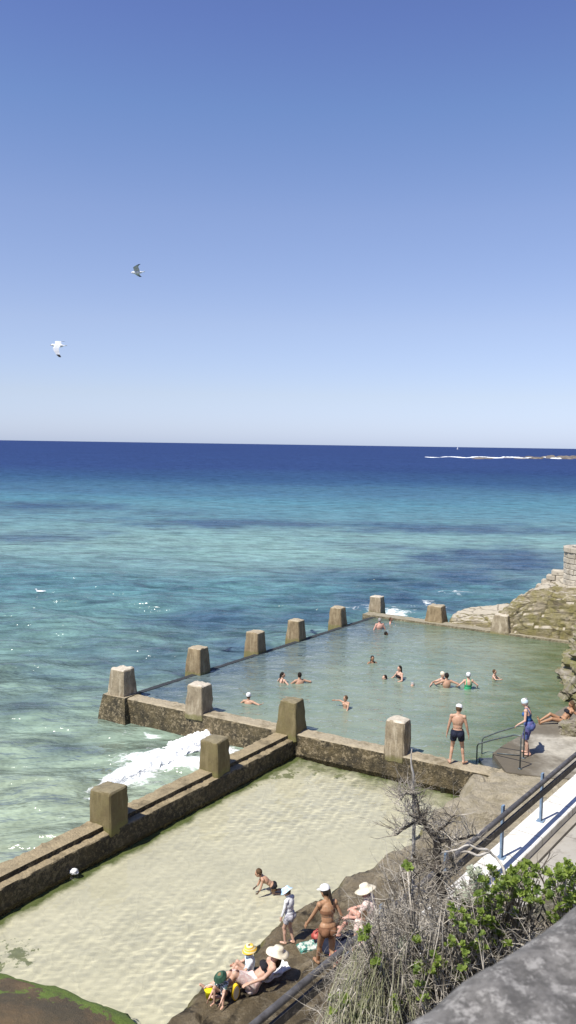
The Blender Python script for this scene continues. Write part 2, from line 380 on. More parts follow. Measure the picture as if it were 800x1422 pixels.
def water_mat(name, tint, murk, murk_amt, bumps, rough=.03, zones=(), mz=None):
    n = NT(name); p = n.pos((.8, 1, 1), (0, 0, R(15)))
    h = None
    for sc, am in bumps:
        t = n.math('MULTIPLY', n.noise(p, sc, 3, .55, .4), am); h = t if h is None else n.math('ADD', h, t)
    nm = n.bump(h, 1.0, .1)
    tr = n.n.new('ShaderNodeBsdfTransparent'); tr.inputs[0].default_value = (*tint, 1)
    df = n.n.new('ShaderNodeBsdfDiffuse'); 
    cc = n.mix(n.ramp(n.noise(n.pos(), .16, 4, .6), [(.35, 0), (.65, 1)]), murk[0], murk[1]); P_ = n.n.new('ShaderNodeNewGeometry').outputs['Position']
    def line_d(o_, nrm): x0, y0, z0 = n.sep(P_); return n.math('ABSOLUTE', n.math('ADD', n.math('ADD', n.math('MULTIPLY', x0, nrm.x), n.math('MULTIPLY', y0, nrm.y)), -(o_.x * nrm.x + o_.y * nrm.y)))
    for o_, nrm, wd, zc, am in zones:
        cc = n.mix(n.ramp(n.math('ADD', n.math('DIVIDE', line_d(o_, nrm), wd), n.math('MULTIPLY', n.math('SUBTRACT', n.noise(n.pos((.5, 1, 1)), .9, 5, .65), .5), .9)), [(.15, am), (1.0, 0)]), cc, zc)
    cc = n.mix(n.ramp(n.noise(n.pos((.45, 1, 1), (0, 0, R(8))), 2.0, 4, .6), [(.38, .0), (.68, .28)]), cc, [min(1, x * 1.7) for x in murk[0]])
    n.set(df.inputs[0], cc)
    gl = n.n.new('ShaderNodeBsdfGlossy'); gl.inputs['Roughness'].default_value = rough; n.set(gl.inputs['Normal'], nm)
    fr = n.n.new('ShaderNodeFresnel'); fr.inputs[0].default_value = 1.333; n.set(fr.inputs['Normal'], nm)
    m1 = n.n.new('ShaderNodeMixShader'); n.set(m1.inputs[0], n.ramp(n.math('ADD', n.math('DIVIDE', line_d(mz[0], mz[1]), mz[2]), n.math('MULTIPLY', n.math('SUBTRACT', n.noise(n.pos(), .5, 5, .6), .5), .8)), [(0, mz[3]), (1, murk_amt)]) if mz else murk_amt); n.set(m1.inputs[1], tr.outputs[0]); n.set(m1.inputs[2], df.outputs[0])
    m2 = n.n.new('ShaderNodeMixShader'); n.set(m2.inputs[0], fr.outputs[0]); n.set(m2.inputs[1], m1.outputs[0]); n.set(m2.inputs[2], gl.outputs[0])
    n.set(n.out.inputs['Surface'], m2.outputs[0]); return n.m
upw.data.materials.append(water_mat('upper_pool_water', (.55, .75, .66), ((.27, .315, .235), (.20, .27, .21)), .74, [(3.4, .8), (1.1, 1.3), (9, .12)], zones=[(FAR0, Vector((-(FAR1 - FAR0).normalized().y, (FAR1 - FAR0).normalized().x, 0)), 4.2, (.06, .11, .17), .8), (FAR1, Vector((-(FR1 - FAR1).normalized().y, (FR1 - FAR1).normalized().x, 0)), 3.2, (.11, .15, .085), .75), (Vector((11.6, 33.5, 0)), Vector((.90, -.43, 0)), 3.4, (.09, .125, .04), .85)]))  # zone colours: blue paints the sky's reflection, green the rocks' reflection and weedy floor
m = mottled('pool_floor_sand', (.25, .30, .22), (.12, .15, .09), .5)
poly_sheet('pool_floor', UP, -.95, m, .6, kind='structure')
SP = [SW1, P3, FW1, (6.2, 22.6), (6.5, 17), (2.5, 12.5), (1, 6), (-14, 2)]
_rr = random.Random(2); CW = [(lam, .00112 * (lam / .2) ** .8 * _rr.uniform(.7, 1.3), 1.9 + _rr.gauss(0, .75), _rr.uniform(0, 6.28)) for i, lam in enumerate((.13, .15, .17, .2, .23, .27, .33, .4, .5, .62))] + [(lam, .0040, _rr.uniform(0, 6.28), 0) for lam in (.65, .85, 1.2)]
def wavez(x, y):                                        # small real ripples: they bend the sun into the light net on the sand
    z = SZ; m_ = .65 + .9 * noise.noise(Vector((x * .35, y * .35, 5))) ; 
    for i, (lam, a, th, ph) in enumerate(CW):
        k = 6.283 / lam; z += m_ * a * math.sin(k * (x * math.cos(th) + y * math.sin(th)) + ph + 2.2 * noise.noise(Vector((x * .7, y * .7, i * 3.7))))
    return z
wo = poly_sheet('sand_pool_water', SP, SZ, None, .05, wavez, label='shallow clear water over sand in the lower pool', kind='structure')
n = NT('clear_pool_water'); rf = n.n.new('ShaderNodeBsdfRefraction'); rf.inputs['Color'].default_value = (.95, .985, .93, 1); rf.inputs['Roughness'].default_value = 0; rf.inputs['IOR'].default_value = 1.333
gl = n.n.new('ShaderNodeBsdfGlossy'); gl.inputs['Roughness'].default_value = .02; fr = n.n.new('ShaderNodeFresnel'); fr.inputs[0].default_value = 1.333
ms = n.n.new('ShaderNodeMixShader'); n.set(ms.inputs[0], fr.outputs[0]); n.set(ms.inputs[1], rf.outputs[0]); n.set(ms.inputs[2], gl.outputs[0]); n.set(n.out.inputs['Surface'], ms.outputs[0]); n.n.remove(n.bsdf)
wo.data.materials.append(n.m); wo.cycles.is_caustics_caster = True; sd.cycles.is_caustics_light = True; scene.cycles.caustics_refractive = True
def bedz(x, y):
    dw = Vector((x, y, 0)) - P3; d = abs(dw.dot(Vector((-sdv.y, sdv.x, 0))))
    return -.02 - .08 * min(1, max(0, d - .5)) - .012 * min(d, 8) + .02 * noise.noise(Vector((x * .7, y * .7, 0))) + .012 * math.sin(d * 14 + 2.2 * noise.noise(Vector((x * 1.3, y * 1.3, 4))))
n = NT('rippled_sand'); p = n.pos(); pr = n.pos((1, .55, 1), (0, 0, R(-35)))
c = n.mix(n.ramp(n.noise(p, .5, 5, .6), [(.35, 0), (.65, 1)]), (.85, .755, .60), (.75, .67, .535))
# green weed growing along the foot of the front wall and in a few tufts
x_, y_, z_ = n.sep(p)
vals = []
for a, b_, wd in ((FW0, FW1, 1.5),):
    dist = n.math('ABSOLUTE', n.math('ADD', n.math('ADD', n.math('MULTIPLY', x_, fn.x), n.math('MULTIPLY', y_, fn.y)), -(FW0.x * fn.x + FW0.y * fn.y)))
    vals.append(n.ramp(n.math('ADD', n.math('MULTIPLY', dist, .36), n.math('MULTIPLY', n.noise(p, 1.1, 6, .7), 1.1)), [(.62, 1), (1.02, 0)]))
dist = n.math('ABSOLUTE', n.math('ADD', n.math('ADD', n.math('MULTIPLY', x_, -sdv.y), n.math('MULTIPLY', y_, sdv.x)), -(P3.x * -sdv.y + P3.y * sdv.x)))
weed_shade = n.math('MAXIMUM', vals[0], n.ramp(n.math('ADD', n.math('MULTIPLY', dist, .9), n.math('MULTIPLY', n.noise(p, 1.6, 6, .7), .5)), [(.74, .95), (.90, 0)]))  # the sea wall's shadow painted as an olive band, with algae, at its foot
for (px, py, r) in ((395, 1082, 1.9), (445, 1074, 1.3), (350, 1098, .7), (112, 1222, .5), (20, 1335, 1.2), (0, 1350, 1.5), (470, 1085, .6)):
    c_ = pz(px, py, -.1)
    vm = n.n.new('ShaderNodeVectorMath'); vm.operation = 'DISTANCE'; n.set(vm.inputs[0], p); vm.inputs[1].default_value = (c_.x, c_.y, -.15)
    q_ = n.ramp(n.math('ADD', n.math('DIVIDE', vm.outputs['Value'], r * 1.7), n.math('MULTIPLY', n.noise(p, 2.6, 8, .75), 1.8)), [(.95, .75), (1.75, 0)])
    weed_shade = n.math('MAXIMUM', weed_shade, q_)
c = n.mix(weed_shade, c, n.mix(n.noise(p, 6, 6, .75), (.06, .09, .015), (.17, .20, .05)))
h = n.math('ADD', n.math('MULTIPLY', n.voro(n.pos((1, .8, 1), (0, 0, R(20))), 2.6, 'SMOOTH_F1'), .2), n.math('MULTIPLY', n.noise(pr, 3.5, 2, .5, .6), .5))
rg = n.noise(n.pos((1.0, .6, 1), (0, 0, R(25))), 1.5, 1.5, .5, .7); rg = n.math('ABSOLUTE', n.math('SUBTRACT', rg, .5))
rg2 = n.noise(n.pos((.7, 1.1, 1), (0, 0, R(-50))), 2.7, 1.5, .5, .6); rg2 = n.math('ABSOLUTE', n.math('SUBTRACT', rg2, .5))
h = n.math('ADD', h, n.math('ADD', n.math('MULTIPLY', n.ramp(rg, [(0, 1), (.07, .2), (.2, 0)]), .55), n.math('MULTIPLY', n.ramp(rg2, [(0, 1), (.06, .2), (.2, 0)]), .35)))
SANDM = n.fin(c, .9, n.bump(h, .22, .08))
poly_sheet('sand_bed', SP, 0, SANDM, .14, bedz, label='rippled pale sand under the shallow water', kind='structure').cycles.is_caustics_receiver = True

# ---------------------------------------------------------------- walls
def wall_mesh(p0, p1, prof, res=.09, amp=.03, seed=0, mb=None, cap=True):
    """prof: list of (u across, z) going round; u is measured along the left normal of p0->p1"""
    d = (p1 - p0); d.z = 0; L = d.length; d.normalize(); nn = Vector((-d.y, d.x, 0))
    pts = []
    for i in range(len(prof)):
        a = prof[i]; b = prof[(i + 1) % len(prof)]; l = math.hypot(b[0] - a[0], b[1] - a[1]); k = max(1, int(l / res))
        for j in range(k): pts.append((a[0] + (b[0] - a[0]) * j / k, a[1] + (b[1] - a[1]) * j / k))
    m_ = max(2, int(L / res)); vs = []; n_ = len(pts)
    cu = sum(q[0] for q in pts) / n_; cz = sum(q[1] for q in pts) / n_
    for i in range(m_ + 1):
        for u, z in pts:
            P = p0 + d * (L * i / m_) + nn * u; P = Vector((P.x, P.y, z))
            e = fbm(P, 1.2, 3, seed) * amp * .5 + fbm(P, 9, 4, seed) * amp * .65
            P += nn * e * (1 if u > cu else -1) + Vector((0, 0, e * (.55 if z > cz else -.3))); vs.append(P)
    fs = [(i * n_ + k, (i + 1) * n_ + k, (i + 1) * n_ + (k + 1) % n_, i * n_ + (k + 1) % n_) for i in range(m_) for k in range(n_)]
    if cap: fs += [tuple(range(n_)), tuple(range(m_ * n_, (m_ + 1) * n_))[::-1]]
    (mb or MB()).add(vs, fs) if mb else None
    return vs, fs
def wall_obj(name, p0, p1, prof, mat, label, amp=.03, seed=0, cat='wall', extra=None, **k):
    mb = MB(); wall_mesh(p0, p1, prof, amp=amp, seed=seed, mb=mb, **k)
    if extra: extra(mb)
    o = mb.build(name, mat); me = o.data; bm = bmesh.new(); bm.from_mesh(me); bmesh.ops.recalc_face_normals(bm, faces=bm.faces)
    bm.to_mesh(me); bm.free()
    me.set_sharp_from_angle(angle=R(34))
    return tag(o, label, cat)
HW = .30
def p1_buttress(mb):
    c = FW0 - fd * .02
    vs, fs = [], []
    for z, w1 in ((-1.3, .78), (.35, .60), (.9, .50)):
        for sx, sy in ((-1, -1), (1, -1), (1, 1), (-1, 1)): vs.append(c + fd * sx * w1 + fn * sy * w1 * .9 + Vector((0, 0, z - c.z)))
    for i in range(2): fs += [(i * 4 + k, i * 4 + (k + 1) % 4, i * 4 + 4 + (k + 1) % 4, i * 4 + 4 + k) for k in range(4)]
    fs.append((8, 9, 10, 11)); mb.add(vs, fs)
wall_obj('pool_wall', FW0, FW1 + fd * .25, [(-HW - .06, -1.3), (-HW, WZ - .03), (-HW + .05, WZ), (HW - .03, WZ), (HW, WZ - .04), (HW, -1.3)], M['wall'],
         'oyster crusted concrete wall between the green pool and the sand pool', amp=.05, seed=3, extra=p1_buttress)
# normal of the sea wall: left of travel P3 -> viewer = the sand side is +u or -u
sn = Vector((-sdv.y, sdv.x, 0)); side = 1 if sn.x > 0 else -1
prof = [(-.36, -1.2), (-.33, .78), (-.31, .80), (.13, .80), (.14, .69), (.33, .67), (.345, .64), (.37, -.6), (.37, -1.2)]
prof = [(u * side, z) for u, z in prof]
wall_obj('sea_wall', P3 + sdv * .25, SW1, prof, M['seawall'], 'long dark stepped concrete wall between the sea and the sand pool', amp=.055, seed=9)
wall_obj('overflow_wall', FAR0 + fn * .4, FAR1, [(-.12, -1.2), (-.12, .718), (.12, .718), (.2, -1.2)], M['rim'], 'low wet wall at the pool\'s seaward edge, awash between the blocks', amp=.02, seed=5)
fr = (FR1 - FAR1).normalized()
wall_obj('pool_edge_wall', FAR1 - fr * .7, FR1, [(-.42, -1.2), (-.40, .80), (.36, .80), (.40, -1.2)],
         concrete_mat('tan_edge_concrete', (.36, .32, .23), (.2, .17, .1), (.12, .1, .06), (.35, .3, .2), .3), 'flat tan concrete ledge at the foot of the headland', amp=.04, seed=7)

def block(pos, w0, w1, h, mat, label, ang=ANG_F, seed=0, bev=.075, group='concrete blocks along the pool walls', asp=1.0, z0=-.25):
    bm = bmesh.new(); bmesh.ops.create_cube(bm, size=1)
    for v in bm.verts:
        t = v.co.z + .5; w_ = w0 + (w1 - w0) * t
        v.co = Vector((v.co.x * 1 * w_, v.co.y * w_ * asp, z0 + t * (h - z0)))
    bmesh.ops.bevel(bm, geom=[e for e in bm.edges], offset=bev, segments=3, affect='EDGES', profile=.6)
    bmesh.ops.subdivide_edges(bm, edges=[e for e in bm.edges if e.calc_length() > .2], cuts=5, use_grid_fill=True)
    bmesh.ops.triangulate(bm, faces=[f for f in bm.faces if len(f.verts) > 4])
    bmesh.ops.recalc_face_normals(bm, faces=bm.faces); bm.normal_update()
    for v in bm.verts:
        e = fbm(v.co, 2.6, 4, seed * 3.1) * .034 + fbm(v.co, 9, 4, seed) * .020
        v.co += v.normal * e
    me = bpy.data.meshes.new('concrete_block'); bm.to_mesh(me); bm.free()
    me.polygons.foreach_set('use_smooth', [True] * len(me.polygons)); me.materials.append(mat); me.set_sharp_from_angle(angle=R(28))
    o = bpy.data.objects.new('concrete_block', me); col.objects.link(o)
    o.location = pos; o.rotation_euler = (0, 0, ang); return tag(o, label, 'concrete block', group)
B = M['block']; BP = M['block_pale']; BD = M['block_dark']
def on_front(px, py): c = pz(px, py, WZ); return FW0 + fd * (c - FW0).dot(fd)
c6 = pz(147, 1136, .8); c6 = P3 + sdv * (c6 - P3).dot(sdv)
c5 = pz(295, 1065, .8); c5 = P3 + sdv * (c5 - P3).dot(sdv)
def z_at(p, z): p = Vector(p); p.z = z; return p
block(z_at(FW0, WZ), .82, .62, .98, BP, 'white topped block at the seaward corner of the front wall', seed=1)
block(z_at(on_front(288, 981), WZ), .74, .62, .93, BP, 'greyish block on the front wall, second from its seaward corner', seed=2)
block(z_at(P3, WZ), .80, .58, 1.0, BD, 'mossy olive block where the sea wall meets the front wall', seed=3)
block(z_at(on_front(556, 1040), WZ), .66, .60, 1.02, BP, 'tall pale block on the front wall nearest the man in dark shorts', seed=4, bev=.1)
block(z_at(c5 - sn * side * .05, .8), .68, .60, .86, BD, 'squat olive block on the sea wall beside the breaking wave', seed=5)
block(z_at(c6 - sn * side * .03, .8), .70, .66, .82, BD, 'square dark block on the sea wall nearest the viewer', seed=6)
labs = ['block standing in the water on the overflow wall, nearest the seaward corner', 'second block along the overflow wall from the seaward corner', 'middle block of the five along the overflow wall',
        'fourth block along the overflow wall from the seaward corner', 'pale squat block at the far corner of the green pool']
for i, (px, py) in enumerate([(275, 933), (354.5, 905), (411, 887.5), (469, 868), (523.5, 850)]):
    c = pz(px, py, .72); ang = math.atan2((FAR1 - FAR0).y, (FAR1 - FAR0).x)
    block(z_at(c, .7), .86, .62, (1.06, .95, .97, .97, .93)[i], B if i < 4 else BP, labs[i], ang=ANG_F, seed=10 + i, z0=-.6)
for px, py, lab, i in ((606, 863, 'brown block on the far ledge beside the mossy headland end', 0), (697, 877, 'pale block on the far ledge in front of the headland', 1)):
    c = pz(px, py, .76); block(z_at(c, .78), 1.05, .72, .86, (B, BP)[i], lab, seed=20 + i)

# ---------------------------------------------------------------- breaking wave foam
def foam_ridge():
    path = [pz(x, y, .05) for x, y in ((120, 1100), (160, 1083), (200, 1067), (245, 1046), (290, 1026), (318, 1020), (345, 1030))]
    W_ = [.18, .42, .62, .75, .72, .48, .15]; Hh = [.05, .18, .30, .42, .42, .28, .05]
    vs = []; nu, nv = 330, 90
    for i in range(nu + 1):
        t = i / nu * (len(path) - 1); k = min(int(t), len(path) - 2); f = t - k
        c = path[k].lerp(path[k + 1], f); wd = W_[k] * (1 - f) + W_[k + 1] * f; hh = Hh[k] * (1 - f) + Hh[k + 1] * f
        d = (path[k + 1] - path[k]).normalized(); nn = Vector((-d.y, d.x, 0))
        for j in range(nv + 1):
            v = j / nv * 2 - 1; P = c + nn * v * wd * (1 + .3 * fbm((i * .06, j * .1, 2), 1))
            prof_ = max(0, 1 - v * v) ** .7
            z = hh * prof_ * (.75 + .40 * fbm(P, 2.2, 6, 3)) + (.055 * fbm(P, 6, 5, 1) + .012 * fbm(P, 19, 3, 6)) * prof_ ** .5 - .06 * (1 - prof_)
            P += Vector((fbm(P, 4, 3, 5), fbm(P, 4, 3, 8), 0)) * .04
            vs.append((P.x, P.y, z))
    fs = [(i * (nv + 1) + j, (i + 1) * (nv + 1) + j, (i + 1) * (nv + 1) + j + 1, i * (nv + 1) + j + 1) for i in range(nu) for j in range(nv)]
    n = NT('white_foam'); p = n.pos()
    f = n.noise(p, 4, 8, .75); c = n.mix(n.ramp(f, [(.3, 0), (.45, 1)]), (.60, .66, .66), (.93, .94, .94))
    n.fin(c, .7, n.bump(n.noise(p, 12, 8, .75), .5, .035), None)
    a = n.ramp(n.math('ADD', n.math('MULTIPLY', n.sep(n.pos())[2], 2.4), n.noise(p, 6, 9, .8)), [(.50, 0), (.95, 1)]); n.set(n.bsdf.inputs['Alpha'], a)
    o = mesh_obj('breaking_wave', vs, fs, n.m); tag(o, 'white foam of a small wave breaking between the pool walls', kind='stuff')
foam_ridge()

# ---------------------------------------------------------------- rock shelf at the right of the sand pool
n = NT('wet_rock_shelf'); p = n.pos(); 
c = n.mix(n.ramp(n.noise(p, .9, 6, .62), [(.34, 0), (.62, 1)]), (.205, .16, .095), (.10, .078, .045))
c = n.mix(n.ramp(n.noise(p, 3.2, 7, .7), [(.5, 0), (.7, .9)]), c, (.32, .27, .185))
c = n.mix(n.ramp(n.noise(n.pos((1, 1, 1)), 1.1, 4, .6, 1.5), [(.66, 0), (.70, 1)]), c, (.27, .145, .03))
zc = n.sep(p)[2]; yy = n.sep(p)[1]
ck = n.voro(n.pos((1, .8, 1), (0, 0, R(35))), .75, 'DISTANCE_TO_EDGE')
c = n.mix(n.ramp(n.math('ADD', ck, n.math('MULTIPLY', n.noise(p, 3, 7, .75), .22)), [(.115, .85), (.15, 0)]), c, (.035, .028, .018))
far_ = n.ramp(n.math('ADD', n.math('DIVIDE', yy, 30), n.math('MULTIPLY', n.noise(p, .7, 5, .6), .12)), [(.60, 0), (.74, 1)])
c = n.mix(far_, c, n.mix(n.ramp(n.noise(p, 2.4, 7, .7), [(.36, 0), (.64, 1)]), (.47, .415, .31), (.30, .26, .175)))
c = n.mix(n.ramp(n.math('ADD', zc, n.math('MULTIPLY', n.noise(p, 2.5, 5, .7), .4)), [(.44, .85), (.62, 0)]), c, (.19, .175, .065))
SHELFM = n.fin(c, n.ramp(n.noise(p, 1.6, 4, .6), [(.35, .45), (.6, .85)]), n.bump(n.math('ADD', n.noise(p, 5, 9, .78), n.math('MULTIPLY', n.noise(p, 1.4, 6, .7), 1.5)), 1.0, .12), .25)
def shelf():
    res = .10; gx = np.arange(-5, 11, res); gy = np.arange(7.5, 27.5, res); GX, GY = np.meshgrid(gx, gy)
    poly = [(s.x, s.y) for s in SHORE] + [(FW1.x + .3, FW1.y + .35), (9, 25), (11, 27.5), (12, 10), (4, 5), (-5, 5)]
    ins = in_poly(GX, GY, poly)
    D = np.full(GX.shape, 1e9)
    for a, b in zip(SHORE[:-1], SHORE[1:]): D = np.minimum(D, seg_dist(GX, GY, a, b))
    sd = np.where(ins, D, -D)
    vs = []; ok = np.ones(GX.shape, bool)
    for j in range(GX.shape[0]):
        for i in range(GX.shape[1]):
            x, y, d = GX[j, i], GY[j, i], sd[j, i]
            d2 = d + .22 * fbm((x, y, 0), 1.1, 4)
            s, rd = rail_sd(x, y)
            rise = .5 + .35 * min(1, max(0, (rd + 3) / 3)) if y < 20 else .87
            z = .2 + (rise - .2) * min(1, max(0, d2 / .35)) ** .55 if d2 > 0 else .2 + max(-1.5, d2 * 2.5)
            z += .09 * fbm((x * .7, y, 0), 1.0, 5, 2) * min(1, max(0, d2 * 2)) + .02 * fbm((x, y, 1), 6, 3)
            if y > 20: z = min(z, .84 - .02 * 0 + .05 * fbm((x, y, 1), 2.5, 3))
            # strata steps
            t = (z + .05 * fbm((x, y * .6, 3), .9, 4)) / .10; z = .10 * (math.floor(t) + min(1, (t - math.floor(t)) * 4)) if d2 > .1 else z
            if d2 > .15: vv = noise.voronoi(Vector((x * .9, y * .7, 0)))[0]; z -= .05 * max(0, 1 - (vv[1] - vv[0]) / .09)
            vs.append((x, y, z))
    nx = GX.shape[1]; fs = []
    # keep clear of the green pool behind the front wall
    for j in range(GX.shape[0] - 1):
        for i in range(nx - 1):
            if sd[j, i] < -1.2: continue
            v = Vector((GX[j, i], GY[j, i], 0)) - FW0
            if v.dot(fn) > .12 and v.dot(fd) < (FW1 - FW0).dot(fd) + .15: continue
            fs.append((j * nx + i, j * nx + i + 1, (j + 1) * nx + i + 1, (j + 1) * nx + i))
    used = sorted({i for f in fs for i in f}); rm = {o: k for k, o in enumerate(used)}
    vs2 = [vs[i] for i in used]; fs2 = [tuple(rm[i] for i in f) for f in fs]
    o = mesh_obj('rock_shelf', vs2, fs2, SHELFM); o.data.set_sharp_from_angle(angle=R(30)); tag(o, 'wet brown rock shelf beside the sand pool', kind='structure')
    return BVHTree.FromPolygons([Vector(v) for v in vs2], fs2)
SHELF = shelf()
def shelf_z(x, y, default=.7):
    h = SHELF.ray_cast(Vector((x, y, 5)), Vector((0, 0, -1))); return h[0].z if h[0] else default

# ---------------------------------------------------------------- deck at the right end of the green pool
n = NT('damp_deck_concrete'); p = n.pos()
c = n.mix(n.ramp(n.noise(p, .55, 6, .6), [(.42, 0), (.56, 1)]), (.16, .14, .105), (.42, .39, .32))
c = n.mix(n.ramp(n.noise(p, 5, 7, .7), [(.5, 0), (.7, .5)]), c, (.12, .11, .085))
wet = n.ramp(n.math('ADD', n.math('MULTIPLY', n.math('SUBTRACT', n.sep(p)[0], 6.0), .28), n.math('MULTIPLY', n.noise(p, .9, 6, .65), .9)), [(.72, 1), (1.0, 0)])
wet = n.math('MAXIMUM', wet, n.ramp(n.math('ADD', n.math('MULTIPLY', n.math('SUBTRACT', n.sep(p)[1], 24.6), .4), n.math('MULTIPLY', n.noise(p, .9, 6, .65), .6)), [(.62, 0), (.8, .85)]))
c = n.mix(wet, c, n.mix(n.noise(p, 4, 6, .7), (.15, .125, .085), (.085, .075, .055)))
DECKM = n.fin(c, .75, n.bump(n.noise(p, 9, 7, .7), .4, .03))
dk = [pz(x, y, .93) for x, y in ((703, 1072), (684, 1046), (700, 1034), (722, 1022), (745, 1005), (762, 996))] + [Vector((9.9, 28.6, .93)), Vector((14, 28, .93)), Vector((14, 22, .93)), Vector((7.4, 22.2, .93))]
mb = MB(); k = len(dk)
mb.add([(v.x, v.y, .93) for v in dk] + [(v.x, v.y, -1) for v in dk], [tuple(range(k))[::-1]] + [(i, (i + 1) % k, k + (i + 1) % k, k + i) for i in range(k)])
o = mb.build('pool_deck', DECKM, smooth=False)
bm = bmesh.new(); bm.from_mesh(o.data); bmesh.ops.recalc_face_normals(bm, faces=bm.faces); bm.to_mesh(o.data); bm.free(); tag(o, kind='structure')
# steps down into the water beside the handrail
mb = MB()
sa, sb = pz(684, 1046, .93), pz(703, 1072, .93); sv = (sb - sa); sv.z = 0; sl = sv.length; sv.normalize(); so = Vector((-sv.y, sv.x, 0)); so = so if so.x < 0 else -so
for i, (z, wd) in enumerate(((.80, .42), (.62, .84), (.42, 1.26), (.2, 1.7))):
    mb.box(sa + sv * (sl * .3) + so * wd / 2 + Vector((0, 0, z - .93 - .6)), sv * sl * .28, so * wd * .5, (0, 0, .6))
o = mb.build('pool_steps', mottled('wet_step_concrete', (.11, .115, .10), (.055, .06, .055), 3, .25, .4, .02), smooth=False); tag(o, 'wet concrete steps going down from the deck into the green pool', 'steps')

# ---------------------------------------------------------------- headland, cliff
def rocky(name, label, grid, mat, nu, nv, strat=.30, amp=.5, sc=.5, seed=0, tilt=1.0, crk=1.0, stepk=1.0, kind='structure', cat=None):
    vs = []
    for i in range(nu + 1):
        for j in range(nv + 1):
            P = Vector(grid(i / nu, j / nv))
            lay = (P.z + .10 * P.x * tilt + .22 * fbm(P, .35, 3, seed)) / strat
            k_ = math.floor(lay); f_ = lay - k_
            step = (1.25 - .7 * crk) ** 0 * (noise.noise(Vector((k_ * 7.7 + seed, P.x * .18, P.y * .18))) * .9 + .55 * min(1, f_ * 1.3) ** 2 - (.55 if f_ < .10 else 0)) * strat * .62
            vv = noise.voronoi(Vector((P.x * sc * 1.3 + seed, P.y * sc * 1.3, k_ * 3.1)))[0]
            crack = min(vv[1] - vv[0], .16) / .16
            e = fbm(P, sc, 5, seed) * amp + (crack - 1) * .22 * amp * 1.2 * crk + fbm(P, 3.5, 4, seed) * .035
            vs.append((P, e + step * stepk))
    fs = [(i * (nv + 1) + j, (i + 1) * (nv + 1) + j, (i + 1) * (nv + 1) + j + 1, i * (nv + 1) + j + 1) for i in range(nu) for j in range(nv)]
    me = bpy.data.meshes.new(name); me.from_pydata([tuple(v[0]) for v in vs], [], fs); me.update()
    nr = [0.0] * (len(vs) * 3); me.vertices.foreach_get('normal', nr)
    out = [v[0] + Vector(nr[3 * i:3 * i + 3]) * v[1] for i, v in enumerate(vs)]
    me.vertices.foreach_set('co', [c for v in out for c in v]); me.update()
    me.polygons.foreach_set('use_smooth', [True] * len(me.polygons)); me.materials.append(mat); me.set_sharp_from_angle(angle=R(32))
    o = bpy.data.objects.new(name, me); col.objects.link(o); tag(o, label, cat, None, kind); return o
def rock_mat(name, pale, mid, dark, moss, mz=(1.0, 2.4), topc=(.5, .45, .35), tn=(1.0, 1.16)):
    n = NT(name); p = n.pos(); z = n.sep(p)[2]; nz = n.nz()
    ps = n.pos((.5, .5, 3.2))
    c = n.mix(n.ramp(n.noise(ps, 1.3, 7, .65, .8), [(.36, 0), (.6, 1)]), pale, mid)
    c = n.mix(n.ramp(n.noise(n.pos((.7, .7, 5)), 2.2, 6, .7, 1.0), [(.56, 0), (.66, .85)]), c, dark)
    mo = n.math('MULTIPLY', n.ramp(n.math('ADD', z, n.math('MULTIPLY', n.noise(p, .8, 4, .6), 1.6)), [(mz[0] + .8, 1), (mz[1] + .8, 0)]), n.ramp(n.noise(p, 1.6, 6, .7), [(.40, 0), (.60, .9)]))
    x = n.n.new('ShaderNodeMath'); 
    c = n.mix(mo, c, moss)
    c = n.mix(n.ramp(n.math('ADD', nz, n.math('MULTIPLY', n.noise(p, 2, 5, .6), .4)), [(tn[0], 0), (tn[1], .9)]), c, topc)
    ck = n.voro(n.pos((.55, .55, 2.6), (0, R(6), 0)), 1.1, 'DISTANCE_TO_EDGE')
    c = n.mix(n.ramp(n.math('ADD', ck, n.math('MULTIPLY', n.noise(p, 3, 6, .7), .16)), [(.085, .6), (.12, 0)]), c, dark)
    return n.fin(c, .9, n.bump(n.noise(n.pos((1, 1, 2.4)), 3.4, 9, .78), 1.0, .22))
HEADM = rock_mat('headland_rock', (.45, .385, .27), (.31, .26, .17), (.06, .045, .025), (.27, .235, .08), (.3, 1.5), (.60, .54, .43), (.84, 1.02))
CLIFM = rock_mat('cliff_sandstone', (.52, .47, .38), (.33, .285, .215), (.08, .065, .045), (.24, .23, .07), (.7, 1.5), (.58, .53, .44))
hb0 = pz(612, 866, .78); hb1 = pz(800, 893, .78); hdir = (hb1 - hb0).normalized(); hno = Vector((-hdir.y, hdir.x, 0))
def head_grid(u, v):
    L = (hb1 - hb0).length * 1.7; s = u * L; c = hb0 + hdir * s
    f = s / (hb1 - hb0).length
    hmax = np.interp(f, [0, .06, .2, .42, .5, .62, .8, .95, 1.7], [.15, .8, 1.1, 1.3, 1.9, 2.7, 3.15, 3.2, 3.5])
    dep = np.interp(f, [0, .3, .6, 1, 1.7], [2.2, 4.5, 5.5, 7, 9])
    xs = [0, .03, .16, .3, .5, .8, 1]; hs = [-1.2, -.1, .55, .82, 1.0, .75, -1.3]
    z = np.interp(v, xs, hs); z = z * hmax if z > 0 else z
    if f > .42: z = np.interp(v, [0, .03, .10, .2, .5, .8, 1], [-1.2, .1, .72, .93, 1, .8, -1.3]); z = z * hmax if z > 0 else z
    P = c + hno * (dep * v ** 1.1 + .1); return (P.x, P.y, .35 + z)
rocky('headland', 'mossy layered sandstone headland beyond the far ledge', head_grid, HEADM, 260, 200, .27, .20, .4, 3, -1.4, 0.0, .55)
cl_path = [Vector(p) for p in ((16.5, 24.5, 0), (13.6, 26.3, 0), (11.2, 27.9, 0), (10.35, 28.9, 0), (9.7, 30.2, 0), (10.7, 32.5, 0), (11.8, 34.8, 0), (13.1, 37.4, 0), (14.0, 40, 0), (15.5, 42.6, 0), (18, 44, 0))]
